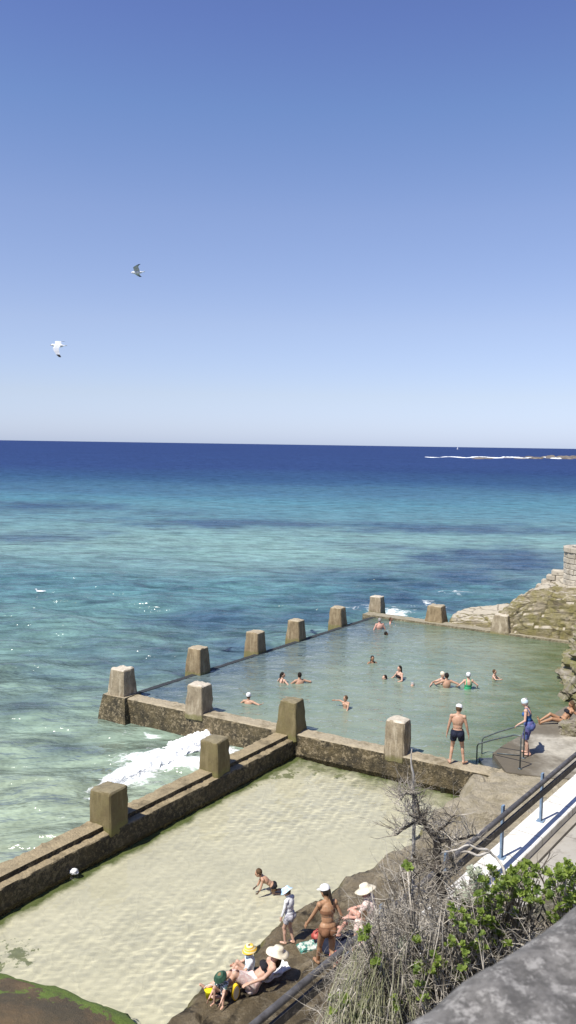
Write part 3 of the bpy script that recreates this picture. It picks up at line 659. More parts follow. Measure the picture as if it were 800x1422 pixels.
def cliff_grid(u, v):
    t = u * (len(cl_path) - 1); k = min(int(t), len(cl_path) - 2); f = t - k
    c = cl_path[k].lerp(cl_path[k + 1], f); d = (cl_path[min(k + 1, len(cl_path) - 1)] - cl_path[max(k - 0, 0)]).normalized(); nn = Vector((d.y, -d.x, 0))
    hmax = np.interp(u, [0, .25, .4, .45, .6, .8, 1], [3.4, 3.2, 1.6, 1.7, 2.9, 3.2, 3.2])
    z = np.interp(v, [0, .55, .75, 1], [-1.2, hmax * .85, hmax, hmax + .4]); off = np.interp(v, [0, .2, .35, .55, .75, 1], [-.2, -.1, .25, .8, 1.5, 7])
    if .33 < u < .52: off = off * 1 + np.interp(v, [0, .2, .55, 1], [0, 0, .4, 0])
    P = c + nn * off; return (P.x, P.y, z)
rocky('cliff', 'pale weathered sandstone cliff at the right of the green pool', cliff_grid, CLIFM, 330, 130, .40, .26, .5, 8, .3)
# round masonry bastion and stone courses on the headland
def masonry(name, parts, label, cat, mat):
    mb = MB(); rnd = random.Random(5)
    for c, hx, hy, hz in parts: mb.box(c, hx, hy, hz)
    o = mb.build(name, mat, smooth=False)
    b = o.modifiers.new('b', 'BEVEL'); b.width = .03; b.segments = 2
    return tag(o, label, cat)
STONE = mottled('dressed_sandstone', (.52, .47, .38), (.36, .32, .25), 1.4, .9, .5, .03, (.2, .17, .13))
tc = pd(812, 800, 41.2); tc.z = 0; rnd = random.Random(3); parts = []
TR = 1.0
z0 = 2.4
while z0 < 5.0:
    k = 13; off = rnd.random(); rr = TR * (1.06 if z0 > 4.75 else 1)
    for i in range(k):
        a = 2 * math.pi * (i + off) / k; d = Vector((math.cos(a), math.sin(a), 0)); t = Vector((-d.y, d.x, 0))
        rj = rnd.uniform(-.02, .03)
        parts.append((tc + d * (rr - .2 + rj) + Vector((0, 0, z0 + .135)), d * .2, t * (math.pi * rr / k - .008), Vector((0, 0, .128))))
    z0 += .27
parts.append((tc + Vector((0, 0, 3.7)), Vector((.66, 0, 0)), Vector((0, .66, 0)), Vector((0, 0, 1.26))))
masonry('stone_turret', parts, 'round turret of pale stone courses standing on the headland', 'turret', STONE)
parts = []; c0 = pd(748, 797, 43.0); c1 = pd(800, 792, 42.2)
for r_ in range(4):
    L = (c1 - c0).length; d = (c1 - c0).normalized(); d.z = 0; x = -.1 + r_ * .25; nn = Vector((-d.y, d.x, 0))
    while x < L + 1.2:
        w_ = rnd.uniform(.4, .75)
        if not (r_ == 3 and x < .5): parts.append((Vector((c0.x, c0.y, 2.75 + r_ * .27)) + d * (x + w_ / 2) + nn * rnd.uniform(-.04, .04) + nn * .2, d * (w_ / 2 - .012), nn * .3, Vector((0, 0, .128))))
        x += w_
masonry('stone_wall', parts, 'low broken wall of pale stone blocks left of the turret', 'wall', STONE)

# distant reef: breakers and low rocks
def far_reef():
    n = NT('reef_foam'); n.fin((.85, .87, .88), .8)
    vs = []; fs = []
    rk = MB()
    for i in range(260):
        t = i / 259; px = 592 + 230 * t; py = 634.8 + 2.2 * t + .6 * math.sin(i * .13)
        c = pz(px, py, 0); dens = .6 + .5 * noise.noise(Vector((i * .07, 0, 0)))
        if dens < .35: continue
        wv = 10 * dens * (.4 + .6 * min(1, t * 4)); hv = 1.0 * dens * (1.3 + noise.noise(Vector((i * .31, 3, 0)))) * (.35 + .65 * min(1, t * 3))
        rk.ell(c, ((1.6, 0, 0), (0, wv, 0), (0, 0, hv)), 8, 5)
    o = rk.build('reef_breakers', n.m); tag(o, 'thin white line of surf on the distant reef', kind='stuff')
    mb = MB(); rnd = random.Random(2)
    for (a, b, k, hh) in ((655, 680, 9, .9), (735, 760, 10, 1.6), (760, 812, 26, 2.2), (700, 730, 6, .9)):
        for i in range(k):
            c = pz(rnd.uniform(a, b), rnd.uniform(634.6, 637.4), 0)
            mb.ell(c, ((rnd.uniform(2, 6), 0, 0), (0, rnd.uniform(4, 12), 0), (rnd.uniform(-1, 1), 0, hh * rnd.uniform(.5, 1.2))), 9, 6)
    o = mb.build('reef_rocks', mottled('reef_rock', (.2, .17, .14), (.1, .085, .07), .2), smooth=False); tag(o, 'low dark rocks breaking the surface on the horizon reef', kind='structure')
far_reef()

# ---------------------------------------------------------------- parapet, kerb, path, hillside
def rail_strip(name, prof, mat, s0=-5, s1=19, **k):
    vs = []; m_ = 60; n_ = len(prof)
    for i in range(m_ + 1):
        for d, z in prof: vs.append(rp(s0 + (s1 - s0) * i / m_, d, z + .008 * noise.noise(Vector((i * .4, d, z)))))
    fs = [(i * n_ + j, (i + 1) * n_ + j, (i + 1) * n_ + j + 1, i * n_ + j + 1) for i in range(m_) for j in range(n_ - 1)]
    return tag(mesh_obj(name, vs, fs, mat, smooth=False), **k)
WHITEC = mottled('white_painted_concrete', (.80, .78, .73), (.72, .70, .64), 1.3, .8, .25, .01, (.52, .49, .43))
def joints(m, step, wd):
    t = m.node_tree; n = NT.__new__(NT); n.m = m; n.t = t; n.n = t.nodes; n.bsdf = n.n['Principled BSDF']
    x, y, z = n.sep(n.pos()); sv_ = n.math('ADD', n.math('MULTIPLY', x, rx.x), n.math('MULTIPLY', y, rx.y))
    sv_ = n.math('ADD', sv_, n.math('MULTIPLY', n.noise(n.pos(), 6, 3, .6), .03)); f = n.math('FRACT', n.math('DIVIDE', sv_, step))
    old = n.bsdf.inputs['Base Color'].links[0].from_socket
    st = n.ramp(n.noise(n.pos(), 2.2, 8, .78), [(.55, 0), (.66, .45)]); old = n.mix(st, old, (.30, .27, .21))
    n.set(n.bsdf.inputs['Base Color'], n.mix(n.ramp(f, [(0, .85), (wd, .85), (wd * 1.3, 0)]), old, (.12, .10, .08))); return m
joints(WHITEC, 1.9, .010)
KERBC = mottled('grey_kerb_concrete', (.34, .31, .26), (.25, .23, .19), 2, .85, .4, .015)
PATHC = mottled('grey_path_concrete', (.40, .38, .34), (.33, .31, .27), 1.1, .88, .35, .012, (.27, .25, .22))
rail_strip('parapet', [(-.44, .2), (-.44, 1.58), (-.42, 1.60), (.20, 1.60), (.22, 1.58), (.22, 1.2)], WHITEC, s0=2.3, label='white concrete parapet carrying the metal handrail', cat='wall')
rail_strip('kerb', [(.222, 1.42), (.40, 1.42), (.41, 1.3)], KERBC, label='grey concrete kerb step between the white parapet and the path', cat='kerb')
rail_strip('path', [(.412, 1.36), (2.3, 1.38)], PATHC, kind='structure')
joints(PATHC, 1.5, .012)
def hill_z(x, y):
    s, d = rail_sd(x, y); d += 1.15 * min(1, max(0, (3.4 - s) / 2.2))
    pl = 5.2 + .25 * fbm((x, y, 0), .4, 3)
    return float(np.interp(d, [0, 1.9, 2.3, 3.0, 4.1, 5.2, 9], [.7, 1.0, 1.5, 2.6, 4.75, pl, pl + .2])) + .12 * fbm((x, y, 0), 1.2, 4) * (d > 2.3)
vs = []; ns, nd = 150, 70
for i in range(ns + 1):
    for j in range(nd + 1):
        P = rp(-16 + 50 * i / ns, .25 + 15.8 * j / nd); vs.append((P.x, P.y, hill_z(P.x, P.y)))
fs = [(i * (nd + 1) + j, (i + 1) * (nd + 1) + j, (i + 1) * (nd + 1) + j + 1, i * (nd + 1) + j + 1) for i in range(ns) for j in range(nd)]
tag(mesh_obj('hillside', vs, fs, mottled('scrubby_soil', (.16, .13, .085), (.075, .07, .04), 1.5, .95, .8, .05, (.22, .2, .15))), kind='structure')
# lower ground left of the parapet beyond the frame is the shelf itself

# handrail
def handrail():
    root = empty('handrail', rp(0, 0, 1.6), 0, label='grey metal handrail with two bars on blue posts along the white parapet', cat='handrail')
    L = root.location
    n = NT('worn_grey_metal'); p = n.pos(); 
    mt = n.fin(n.mix(n.ramp(n.noise(p, 6, 6, .7), [(.4, 0), (.65, 1)]), (.13, .125, .125), (.06, .055, .052)), .55, None, None, Metallic=.2)
    n = NT('dark_rubber_bar'); p = n.pos(); md = n.fin(n.mix(n.ramp(n.noise(p, 8, 6, .7), [(.5, 0), (.62, 1)]), (.035, .032, .032), (.13, .115, .10)), .6)
    mbl = mottled('chalky_blue_paint', (.20, .28, .38), (.13, .20, .29), 8, .5, .2, .005)
    mb = MB(); mb.tube([rp(s, -.02, 2.6) - L for s in np.linspace(-5, 19, 40)], .052, 10); mb.build('top_rail', mt, root)
    mb = MB()
    a, b = rp(-5, .03, 2.41) - L, rp(19, .03, 2.41) - L
    mb.box((a + b) / 2, (b - a) / 2, rn * .022, Vector((0, 0, .07))); mb.build('lower_rail', md, root, smooth=False)
    for (px, py) in ((756, 1142), (697, 1192), (609, 1262), (520, 1345)):
        c = pz(px, py, 1.6); s, d = rail_sd(c.x, c.y)
        mb = MB(); c0 = rp(s, -.11, 1.6) - L
        mb.box(c0 + Vector((0, 0, .56)), rx * .05, rn * .022, Vector((0, 0, .56))); mb.box(c0 + Vector((0, 0, .012)), rx * .08, rn * .08, Vector((0, 0, .012)))
        mb.build('post', mbl, root, smooth=False)
    for s in (13.6,):
        pass
handrail()
def pool_rails():
    mt = mottled('galvanised_pipe', (.16, .18, .18), (.08, .10, .10), 9, .4, .2, .004, Metallic=.3)
    G = 'twin handrails on the pool steps'
    def inv(name, a_px, b_px, bz, az, mid, lab):
        a = pz(*a_px, az); b = pz(*b_px, bz); root = empty('step_rail', b, 0, label=lab, cat='handrail', group=G)
        L = root.location; top_b = b + Vector((0, 0, .98)) - L; top_a = Vector((a.x, a.y, az + .50)) - L
        la, lb = a - L, b - L
        dn = (top_b - top_a); k = top_b - dn * .16 + Vector((0, 0, .05))
        mb = MB(); mb.tube([la - Vector((0, 0, .9)), top_a - Vector((0, 0, .07)), top_a + dn * .03, top_a + dn * .4 + Vector((0, 0, .04)), k, top_b + Vector((0, 0, -.01)), top_b - Vector((0, 0, .1)), lb], .021, 8)
        mb.build('rail_tube', mt, root)
        mb = MB(); mb.cone(lb, lb + Vector((0, 0, .02)), .06, .06, 10); mb.build('base_plate', mt, root)
    inv('a', (662, 1056), (722, 1068), .93, .7, None, 'step handrail nearer the viewer, in front of the woman in blue')
    inv('b', (669, 1047), (727, 1053), .93, .7, None, 'step handrail gripped by the woman in the blue swimsuit')
    c = pz(722, 1068, .93)
    mb = MB(); mb.tube([pz(690, 1046, .955), pz(722, 1049, .955)], .016, 6)
    tag(mb.build('threshold_bar', mt), 'thin metal bar lying across the head of the pool steps', 'bar')
pool_rails()

# near stone and boulders
def near_stone():
    a = pz(570, 1422, 9.22); b = pz(800, 1275, 9.22); d = (b - a).normalized(); nn = Vector((d.y, -d.x, 0))
    vs = []; nu, nv = 260, 110
    for i in range(nu + 1):
        for j in range(nv + 1):
            s = -1.6 + 4.2 * i / nu; v = j / nv
            u = -.03 + .72 * v
            z = 8.975 + .30 * max(0, 1 - abs((u - .33) / .36) ** 14) - (.9 if v in (0, 1) else 0)
            P = a + d * s + nn * u; P.z = z; e = fbm(P, 2.6, 4, 4) * .020 + fbm(P, 9, 4, 2) * .006
            vs.append((P.x, P.y, P.z + e + (0.02 * math.sin(s * 2.2))))
    fs = [(i * (nv + 1) + j, (i + 1) * (nv + 1) + j, (i + 1) * (nv + 1) + j + 1, i * (nv + 1) + j + 1) for i in range(nu) for j in range(nv)]
    n = NT('lichen_stone'); p = n.pos()
    c = n.mix(n.ramp(n.noise(p, 14, 9, .8), [(.42, 0), (.56, 1)]), (.19, .18, .165), (.085, .08, .073))
    c = n.mix(n.ramp(n.noise(p, 34, 6, .8), [(.52, 0), (.60, .85)]), c, (.34, .325, .30))
    c = n.mix(n.ramp(n.noise(n.pos((1, 1, 1)), 3.6, 5, .65, .4), [(.64, 0), (.68, .8)]), c, (.58, .55, .50))
    n.fin(c, .9, n.bump(n.noise(p, 16, 9, .8), .7, .008))
    o = mesh_obj('stone_parapet', vs, fs, n.m); tag(o, 'rough grey lichen spotted stone wall close to the viewer', 'wall')
near_stone()
def boulder(name, c, ax, mat, label, seed=0, cat='boulder', n_=48, amp=.12, power=1.0):
    mb = MB(); mb.ell((0, 0, 0), ((1, 0, 0), (0, 1, 0), (0, 0, 1)), n_ * 2, n_)
    vs = []
    for v in mb.v:
        v = Vector(v); e = 1 + amp * fbm(v, 1.2, 5, seed) + amp * .3 * fbm(v, 5, 4, seed)
        vs.append((v.x * ax[0] * e, v.y * ax[1] * e, v.z * ax[2] * e))
    o = mesh_obj(name, vs, mb.f, mat, loc=c); return tag(o, label, cat)
n = NT('mossy_rock'); p = n.pos(); z = n.sep(p)[2]; nz = n.nz()
c = n.mix(n.ramp(n.noise(p, 1.3, 7, .7), [(.36, 0), (.62, 1)]), (.15, .10, .05), (.075, .06, .035))
c = n.mix(n.ramp(n.math('ADD', n.math('MULTIPLY', z, -.62), n.noise(p, 1.1, 7, .75)), [(-.30, 0), (-.08, 1)]), c, n.mix(n.noise(p, 8, 5, .7), (.07, .12, .015), (.17, .23, .04)))
MOSSM = n.fin(c, .85, n.bump(n.noise(p, 9, 9, .78), .9, .05))
mc = pz(40, 1470, .0)
boulder('mossy_boulder', (mc.x - 1.5, mc.y - .75, .0), (3.7, 2.3, 1.12), MOSSM, 'big brown rock with green moss at the lower left', 3, n_=70, amp=.10)
boulder('sandstone_boulder', (9.3, 25.9, 1.05), (.5, .4, .33), CLIFM, 'small pale boulder on the deck near the reclining sunbather', 6, amp=.3)
bb = pz(700, 1060, .9)

# ================================================================ PEOPLE
def skin_mat(name, c, c2=None):
    n = NT(name); p = n.pos(world=False)
    cc = n.mix(n.ramp(n.noise(p, 7, 4, .6), [(.35, 0), (.65, 1)]), c, c2 or (c[0] * .86, c[1] * .78, c[2] * .74))
    n.fin(cc, .5, n.bump(n.noise(p, 60, 3, .6), .12, .004), .35)
    n.bsdf.inputs['Subsurface Weight'].default_value = .08; n.bsdf.inputs['Subsurface Radius'].default_value = (.02, .008, .004)
    return n.m
SK = {'fair': skin_mat('fair_skin', (.60, .39, .29)), 'pink': skin_mat('pink_skin', (.62, .36, .28)), 'tan': skin_mat('tanned_skin', (.40, .235, .135)),
      'mid': skin_mat('light_tan_skin', (.50, .315, .215)), 'brown': skin_mat('brown_skin', (.33, .19, .115))}
def cloth(name, c, c2=None, sc=9, world=False, thr=(.42, .58)):
    n = NT(name); p = n.pos(world=world)
    cc = n.mix(n.ramp(n.noise(p, sc, 3, .5), [(thr[0], 0), (thr[1], 1)]), c, c2 or tuple(x * .8 for x in c))
    return n.fin(cc, .85, n.bump(n.noise(p, 45, 4, .6), .3, .006), .2)
CL = {'white': cloth('white_cloth', (.80, .80, .80)), 'black': cloth('black_cloth', (.02, .02, .025)), 'navy': cloth('navy_cloth', (.018, .022, .04)), 'cream': cloth('cream_cloth', (.78, .70, .54)),
      'green': cloth('green_cloth', (.07, .42, .20)), 'blue': cloth('blue_cloth', (.035, .12, .33), (.03, .07, .16), 6), 'bluelight': cloth('light_blue_cloth', (.38, .62, .85), (.62, .78, .9)),
      'pale': cloth('pale_blue_cloth', (.55, .68, .74), (.75, .80, .82)), 'pink': cloth('pale_pink_cloth', (.70, .50, .46), (.78, .66, .60), 14), 'dgreen': cloth('dark_green_cloth', (.03, .075, .05), (.05, .11, .07)),
      'stripe': cloth('black_white_print', (.75, .75, .72), (.06, .10, .09), 16, thr=(.47, .53)), 'floral': cloth('floral_print', (.55, .36, .33), (.72, .60, .52), 16, thr=(.47, .53)),
      'grey': cloth('grey_print', (.30, .29, .33), (.55, .54, .56), 20), 'purple': cloth('blue_violet_cloth', (.13, .11, .27), (.09, .13, .3), 7)}
n = NT('yellow_striped_cloth'); z = n.sep(n.pos(world=False))[2]
CL['rust'] = cloth('rust_brown_cloth', (.22, .11, .06))
CL['yellow'] = n.fin(n.mix(n.ramp(n.math('SINE', n.math('MULTIPLY', z, 110)), [(.4, 0), (.6, 1)]), (.80, .50, .06), (.80, .72, .45)), .85)
HR = {'dark': cloth('dark_hair', (.022, .016, .013)), 'brown': cloth('brown_hair', (.07, .04, .022), (.12, .075, .04)), 'grey': cloth('grey_hair', (.42, .40, .38), (.25, .24, .23)), 'blond': cloth('light_brown_hair', (.26, .18, .10))}
EYEM = cloth('dark_eye', (.03, .02, .02)); LIPM = cloth('lip', (.42, .17, .14))

def ik(a, t, l1, l2, pole):
    a, t, pole = Vector(a), Vector(t), Vector(pole); d = t - a; L = min(d.length, (l1 + l2) * .998); d.normalize()
    x = (l1 * l1 - l2 * l2 + L * L) / (2 * L); h = math.sqrt(max(l1 * l1 - x * x, 0))
    pp = pole - d * pole.dot(d)
    if pp.length < 1e-4: pp = d.orthogonal()
    pp.normalize(); return a + d * x + pp * h, a + d * L
def hand(m, W_, d, pn, side, s=1.0, curl=.35):
    """palm, four unequal fingers and a thumb; pn = palm normal, side = towards the thumb"""
    d = Vector(d).normalized(); pn = Vector(pn); pn = (pn - d * pn.dot(d)).normalized(); sd_ = d.cross(pn).normalized()
    if sd_.dot(Vector(side)) < 0: sd_ = -sd_
    m.ell(W_ + d * .05 * s, (sd_ * .042 * s, pn * .017 * s, d * .056 * s), 12, 8)
    for k, (o, l) in enumerate(((.031, .070), (.011, .080), (-.010, .074), (-.030, .058))):
        b = W_ + d * .088 * s + sd_ * o * s; c = curl * (1 + .15 * k)
        d1 = (d * math.cos(c * .5) + pn * math.sin(c * .5) + sd_ * o * 2.0).normalized(); d2 = (d * math.cos(c * 1.5) + pn * math.sin(c * 1.5) + sd_ * o).normalized()
        j = b + d1 * l * .5 * s; m.pill(b - d * .02 * s, j, .0100 * s, .0092 * s, 8); m.pill(j, j + d2 * l * .5 * s, .0092 * s, .0078 * s, 8)
    b = W_ + d * .022 * s + sd_ * .028 * s; d1 = (d * .62 + sd_ * .72 + pn * .3).normalized(); j = b + d1 * .042 * s
    m.pill(b, j, .0125 * s, .011 * s, 8); m.pill(j, j + (d * .85 + sd_ * .35 + pn * .3).normalized() * .032 * s, .011 * s, .0085 * s, 8)

def person(label, loc, rz, h, skin, pelvis=(0, 0, .93), tors=(0, 0, 1), fwd=None, look=(0, 1, 0), hup=None, LH=(-.27, .02, .78), RH=(.27, .02, .78),
           LF=(-.10, 0, .085), RF=(.10, 0, .085), pk=((0, 1, 0), (0, 1, 0)), pe=((-.4, -1, 0), (.4, -1, 0)), toe=((-.12, 1, 0), (.12, 1, 0)), fem=False, heavy=0.0, child=0.0,
           hair='dark', hairstyle='short', wear=(), hat=None, vox=.011, palm=((1, 0, 0), (-1, 0, 0)), group=None, curl=.35, shy=0):
    s = h / 1.75; root = empty('person', loc, rz, label=label, cat='person', group=group)
    root.scale = (s, s, s)
    V = Vector; P = V(pelvis); U = V(tors).normalized()
    F = V(fwd) if fwd else V((0, 1, 0)); F = (F - U * F.dot(U)); F = F.normalized() if F.length > 1e-3 else U.orthogonal().normalized()
    Rr = F.cross(U).normalized(); F0 = F
    sh = (.158 if fem else .178) * (1 - .12 * child); hp = .095 if fem else .088
    hs = 1 + .32 * child
    N = P + U * .50; Hf = V(look).normalized(); Hu = V(hup).normalized() if hup else (U * .5 + V((0, 0, 1)) * .6).normalized()
    Hu = (Hu - Hf * Hu.dot(Hf)).normalized(); Hr = Hf.cross(Hu).normalized()
    H = N + (U * .35 + Hu * .65).normalized() * .165 * (1 + .1 * child) + Hf * .02
    bones = []; m = MB(); b = 1 + heavy
    def limb(a, c, ra, rb, lab): m.pill(a, c, ra, rb); bones.append((V(a), V(c), lab))
    # trunk
    m.ell(P + U * .02, (Rr * (.172 if fem else .155) * b, F * .112 * b, U * .135)); m.ell(P + U * .17, (Rr * (.122 if fem else .137) * b, F * .097 * b, U * .15))
    m.ell(P + U * .33 - F * .005, (Rr * (.148 if fem else .166) * b, F * .112 * (b * .5 + .5), U * .18))
    if heavy: m.ell(P + U * .13 + F * .05, (Rr * .13 * b, F * .10 * b, U * .13))
    for q in (-1, 1):
        m.ell(P - F * .055 + Rr * q * .072 - U * .055, (Rr * .085, F * .085, U * .09))
        if fem: m.ell(P + U * .335 + F * .085 + Rr * q * .072, (Rr * .062, F * .055, U * .062))
        else: m.ell(P + U * .37 + F * .07 + Rr * q * .075, (Rr * .085, F * .04, U * .06))
        m.pill(N - U * .01, P + U * .455 + Rr * q * sh * .92, .052, .05)
    bones.append((P - U * .10, N, 'torso'))
    m.pill(N - U * .05, H - Hu * .05 - Hf * .01, .058 if not fem else .05, .05); bones.append((N, H - Hu * .06, 'neck'))
    # head with face
    m.ell(H, (Hr * .076 * hs, Hf * .094 * hs, Hu * .112 * hs)); m.ell(H - Hu * .062 * hs + Hf * .030 * hs, (Hr * .052 * hs, Hf * .056 * hs, Hu * .050 * hs))
    m.ell(H + Hf * .097 * hs - Hu * .018 * hs, (Hr * .015, Hf * .020, Hu * .026)); m.ell(H + Hf * .088 * hs + Hu * .022 * hs, (Hr * .05, Hf * .012, Hu * .010))
    for q in (-1, 1): m.ell(H + Hr * q * .078 * hs - Hu * .01, (Hr * .011, Hf * .020, Hu * .032))
    bones.append((H - Hu * .05, H + Hu * .05, 'head'))
    J = {}
    for q, T, pole, pl, Ln in ((-1, LH, pe[0], palm[0], 'L'), (1, RH, pe[1], palm[1], 'R')):
        S = P + U * .452 + Rr * q * sh; E, Wr = ik(S, T, .285, .255, pole)
        m.ell(S, (Rr * .058, F * .06, U * .06)); limb(S, E, .050 * (1 - .12 * fem), .039 * (1 - .1 * fem), 'uarm' + Ln); limb(E, Wr, .040 * (1 - .1 * fem), .027, 'farm' + Ln)
        d = (Wr - E).normalized(); hand(m, Wr, d, pl, (F + V((0, .3, 0))), 1.0, curl); bones.append((Wr + d * .03, Wr + d * .14, 'hand' + Ln)); J['S' + Ln] = S; J['W' + Ln] = Wr
    for q, T, pole, to, Ln in ((-1, LF, pk[0], toe[0], 'L'), (1, RF, pk[1], toe[1], 'R')):
        hj = P + Rr * q * hp - U * .02; K, A = ik(hj, T, .43, .42, pole)
        limb(hj, K, .088 * (.5 + b * .5), .056, 'thigh' + Ln); limb(K, A, .054, .036, 'shin' + Ln)
        d = (A - K).normalized(); back = -(V(pole) - d * V(pole).dot(d)).normalized() if (V(pole) - d * V(pole).dot(d)).length > .01 else V((0, -1, 0))
        m.ell(K.lerp(A, .3) + back * .018, (back * .045, back.cross(d) * .05, d * .13))
        m.ell(K - back * .008, (back * .055, back.cross(d) * .054, d * .06))
        to = V(to).normalized(); dn = (d - to * d.dot(to)).normalized(); sdv_ = to.cross(dn)
        m.ell(A + to * .06 + dn * .045, (sdv_ * .042, to * .125, dn * .030)); m.ell(A + dn * .03 - to * .02, (sdv_ * .036, to * .045, dn * .048))
        for k in range(5): m.ell(A + to * (.168 - .008 * k) + dn * .055 + sdv_ * (.03 - .015 * k) * (q), (sdv_ * .010, to * .024, dn * .012), 8, 6)
        bones.append((A, A + to * .15, 'foot' + Ln))
    me = bpy.data.meshes.new('body'); me.from_pydata(m.v, [], m.f); me.update()
    tmp = bpy.data.objects.new('body', me); col.objects.link(tmp)
    md = tmp.modifiers.new('r', 'REMESH'); md.mode = 'VOXEL'; md.voxel_size = vox; md.use_smooth_shade = True
    sm = tmp.modifiers.new('s', 'SMOOTH'); sm.factor = .5; sm.iterations = 2
    dg = bpy.context.evaluated_depsgraph_get(); dg.update()
    me2 = bpy.data.meshes.new_from_object(tmp.evaluated_get(dg)); me2.name = 'body'
    tmp.modifiers.clear(); tmp.data = me2; me2.materials.clear(); me2.materials.append(SK[skin]); me2.polygons.foreach_set('use_smooth', [True] * len(me2.polygons)); bpy.data.meshes.remove(me)
    tmp.parent = root
    # clothes cut from the body's own surface, lifted off it
    nv = len(me2.vertices); co = np.empty(nv * 3, np.float32); me2.vertices.foreach_get('co', co); co = co.reshape(-1, 3)
    nm = np.empty(nv * 3, np.float32); me2.vertices.foreach_get('normal', nm); nm = nm.reshape(-1, 3)
    best = np.full(nv, 9.); lab = np.zeros(nv, int); tt = np.zeros(nv); names = []
    rad = {'torso': .13, 'head': .09, 'neck': .05, 'thigh': .075, 'shin': .05, 'uarm': .045, 'farm': .035, 'hand': .03, 'foot': .05}
    for i, (a, c, L_) in enumerate(bones):
        a = np.array(a); c = np.array(c); v = c - a; t = np.clip(((co - a) @ v) / (v @ v), 0, 1)
        d = np.linalg.norm(co - a - t[:, None] * v, axis=1) - rad[L_.rstrip('LR')]
        k = d < best; best[k] = d[k]; lab[k] = i; tt[k] = t[k]; names.append(L_.rstrip('LR'))
    ln_ = np.array(names)[lab]
    tq = ((co - np.array(P)) @ np.array(U)) / .5; ff = (co - np.array(P)) @ np.array(F)
    def garment(name, mask, off, mat, flare=0.0):
        fs = [tuple(p.vertices) for p in me2.polygons if all(mask[v] for v in p.vertices)]
        if not fs: return
        used = sorted({i for f in fs for i in f}); rm = {o: k for k, o in enumerate(used)}
        vs = co[used] + nm[used] * (off + flare * np.random.RandomState(1).uniform(.0, 1, (len(used), 1)))
        mesh_obj(name, vs.tolist(), [tuple(rm[i] for i in f) for f in fs], mat, root)
    for wname, mat in wear:
        if wname == 'trunks': garment('shorts', ((ln_ == 'torso') & (tq < .16)) | ((ln_ == 'thigh') & (tt < .55)), .022, CL[mat], .002)
        elif wname == 'briefs': garment('swim_briefs', ((ln_ == 'torso') & (tq < .10)) | ((ln_ == 'thigh') & (tt < .12)), .008, CL[mat])
        elif wname == 'top': garment('bikini_top', (ln_ == 'torso') & (tq > .56) & (tq < .70) | ((ln_ == 'torso') & (ff > .07) & (tq > .54) & (tq < .82)), .008, CL[mat])
        elif wname == 'suit': garment('swimsuit', ((ln_ == 'torso') & ((tq < .62) | ((ff > .0) & (tq < .80)) | (np.abs(np.abs((co - np.array(P)) @ np.array(Rr)) - .085) < .022) & (tq < 1.05))) | ((ln_ == 'thigh') & (tt < .10)), .008, CL[mat])
        elif wname == 'rash': garment('rash_vest', ((ln_ == 'torso') | (ln_ == 'uarm') | (ln_ == 'farm') & (tt < .85)) & (tq > -.02), .010, CL[mat], .002)
        elif wname == 'tee': garment('shirt', ((ln_ == 'torso') | ((ln_ == 'uarm') & (tt < .6))) & (tq > -.1), .018, CL[mat], .004)
        elif wname == 'skirt': garment('skirt', ((ln_ == 'torso') & (tq < .28)) | ((ln_ == 'thigh') & (tt < .95)), .035, CL[mat], .006)
    # hair
    if hair:
        hm = MB()
        hm.ell(H + Hu * .022 * hs - Hf * .020 * hs, (Hr * .087 * hs, Hf * .094 * hs, Hu * .108 * hs), 18, 12)
        if hairstyle == 'long': hm.ell(H - Hf * .065 * hs - Hu * .11, (Hr * .085, Hf * .05, Hu * .17), 16, 10)
        if hairstyle == 'pony': hm.pill(H - Hf * .10 + Hu * .02, H - Hf * .13 - Hu * .22, .038, .018, 10)
        if hairstyle == 'bun': hm.ell(H + Hu * .10 - Hf * .07, (Hr * .05, Hf * .05, Hu * .045))
        hm.v = [tuple(V(v) + V((noise.noise(V(v) * 40), noise.noise(V(v) * 40 + V((9, 0, 0))), noise.noise(V(v) * 40 + V((0, 9, 0))))) * .008) for v in hm.v]
        hm.build('hair', HR[hair], root)
    if hat:
        kind, mat = hat; hm = MB(); mt = CL[mat]
        up = Hu; c = H + Hu * .055 * hs - Hf * .012 * hs
        def lathe(prof, c=c, up=up, fr=Hf, rg=Hr, wav=0.0):
            n_ = 28; vs = []
            for (r, z) in prof:
                for k in range(n_):
                    t = 2 * math.pi * k / n_; vs.append(c + (rg * math.cos(t) * r + fr * math.sin(t) * r * 1.12) + up * (z + wav * math.sin(3 * t + 1) * r))
            fs = [(i * n_ + k, i * n_ + (k + 1) % n_, (i + 1) * n_ + (k + 1) % n_, (i + 1) * n_ + k) for i in range(len(prof) - 1) for k in range(n_)]
            fs.append(tuple(range((len(prof) - 1) * n_, len(prof) * n_))); hm.add(vs, fs)
        r = .094 * hs
        if kind == 'sun': lathe([(r * 2.15, -.035), (r * 2.15, -.028), (r * 1.6, -.005), (r * 1.02, .008), (r * 1.0, .05), (r * .82, .085), (r * .4, .095), (r * .05, .096)], wav=.05)
        elif kind == 'bucket': lathe([(r * 1.62, -.065), (r * 1.62, -.058), (r * 1.08, -.002), (r * 1.0, .045), (r * .88, .07), (r * .4, .08), (r * .05, .081)], wav=.04)
        elif kind == 'cap':
            lathe([(r * 1.0, -.012), (r * 1.0, .02), (r * .9, .052), (r * .62, .078), (r * .3, .088), (r * .03, .09)])
        elif kind == 'swimcap': lathe([(r * .97, -.05), (r * 1.0, -.01), (r * .98, .02), (r * .86, .05), (r * .6, .073), (r * .3, .083), (r * .03, .086)])
        ho = hm.build('hat' if kind != 'swimcap' else 'swim_cap', mt, root)
        if kind == 'cap':
            bm_ = MB(); bm_.ell(c + Hf * .125 * hs - Hu * .008, (Hr * .072, Hf * .075, Hu * .008), 16, 6); bm_.build('cap_brim', mt, ho)
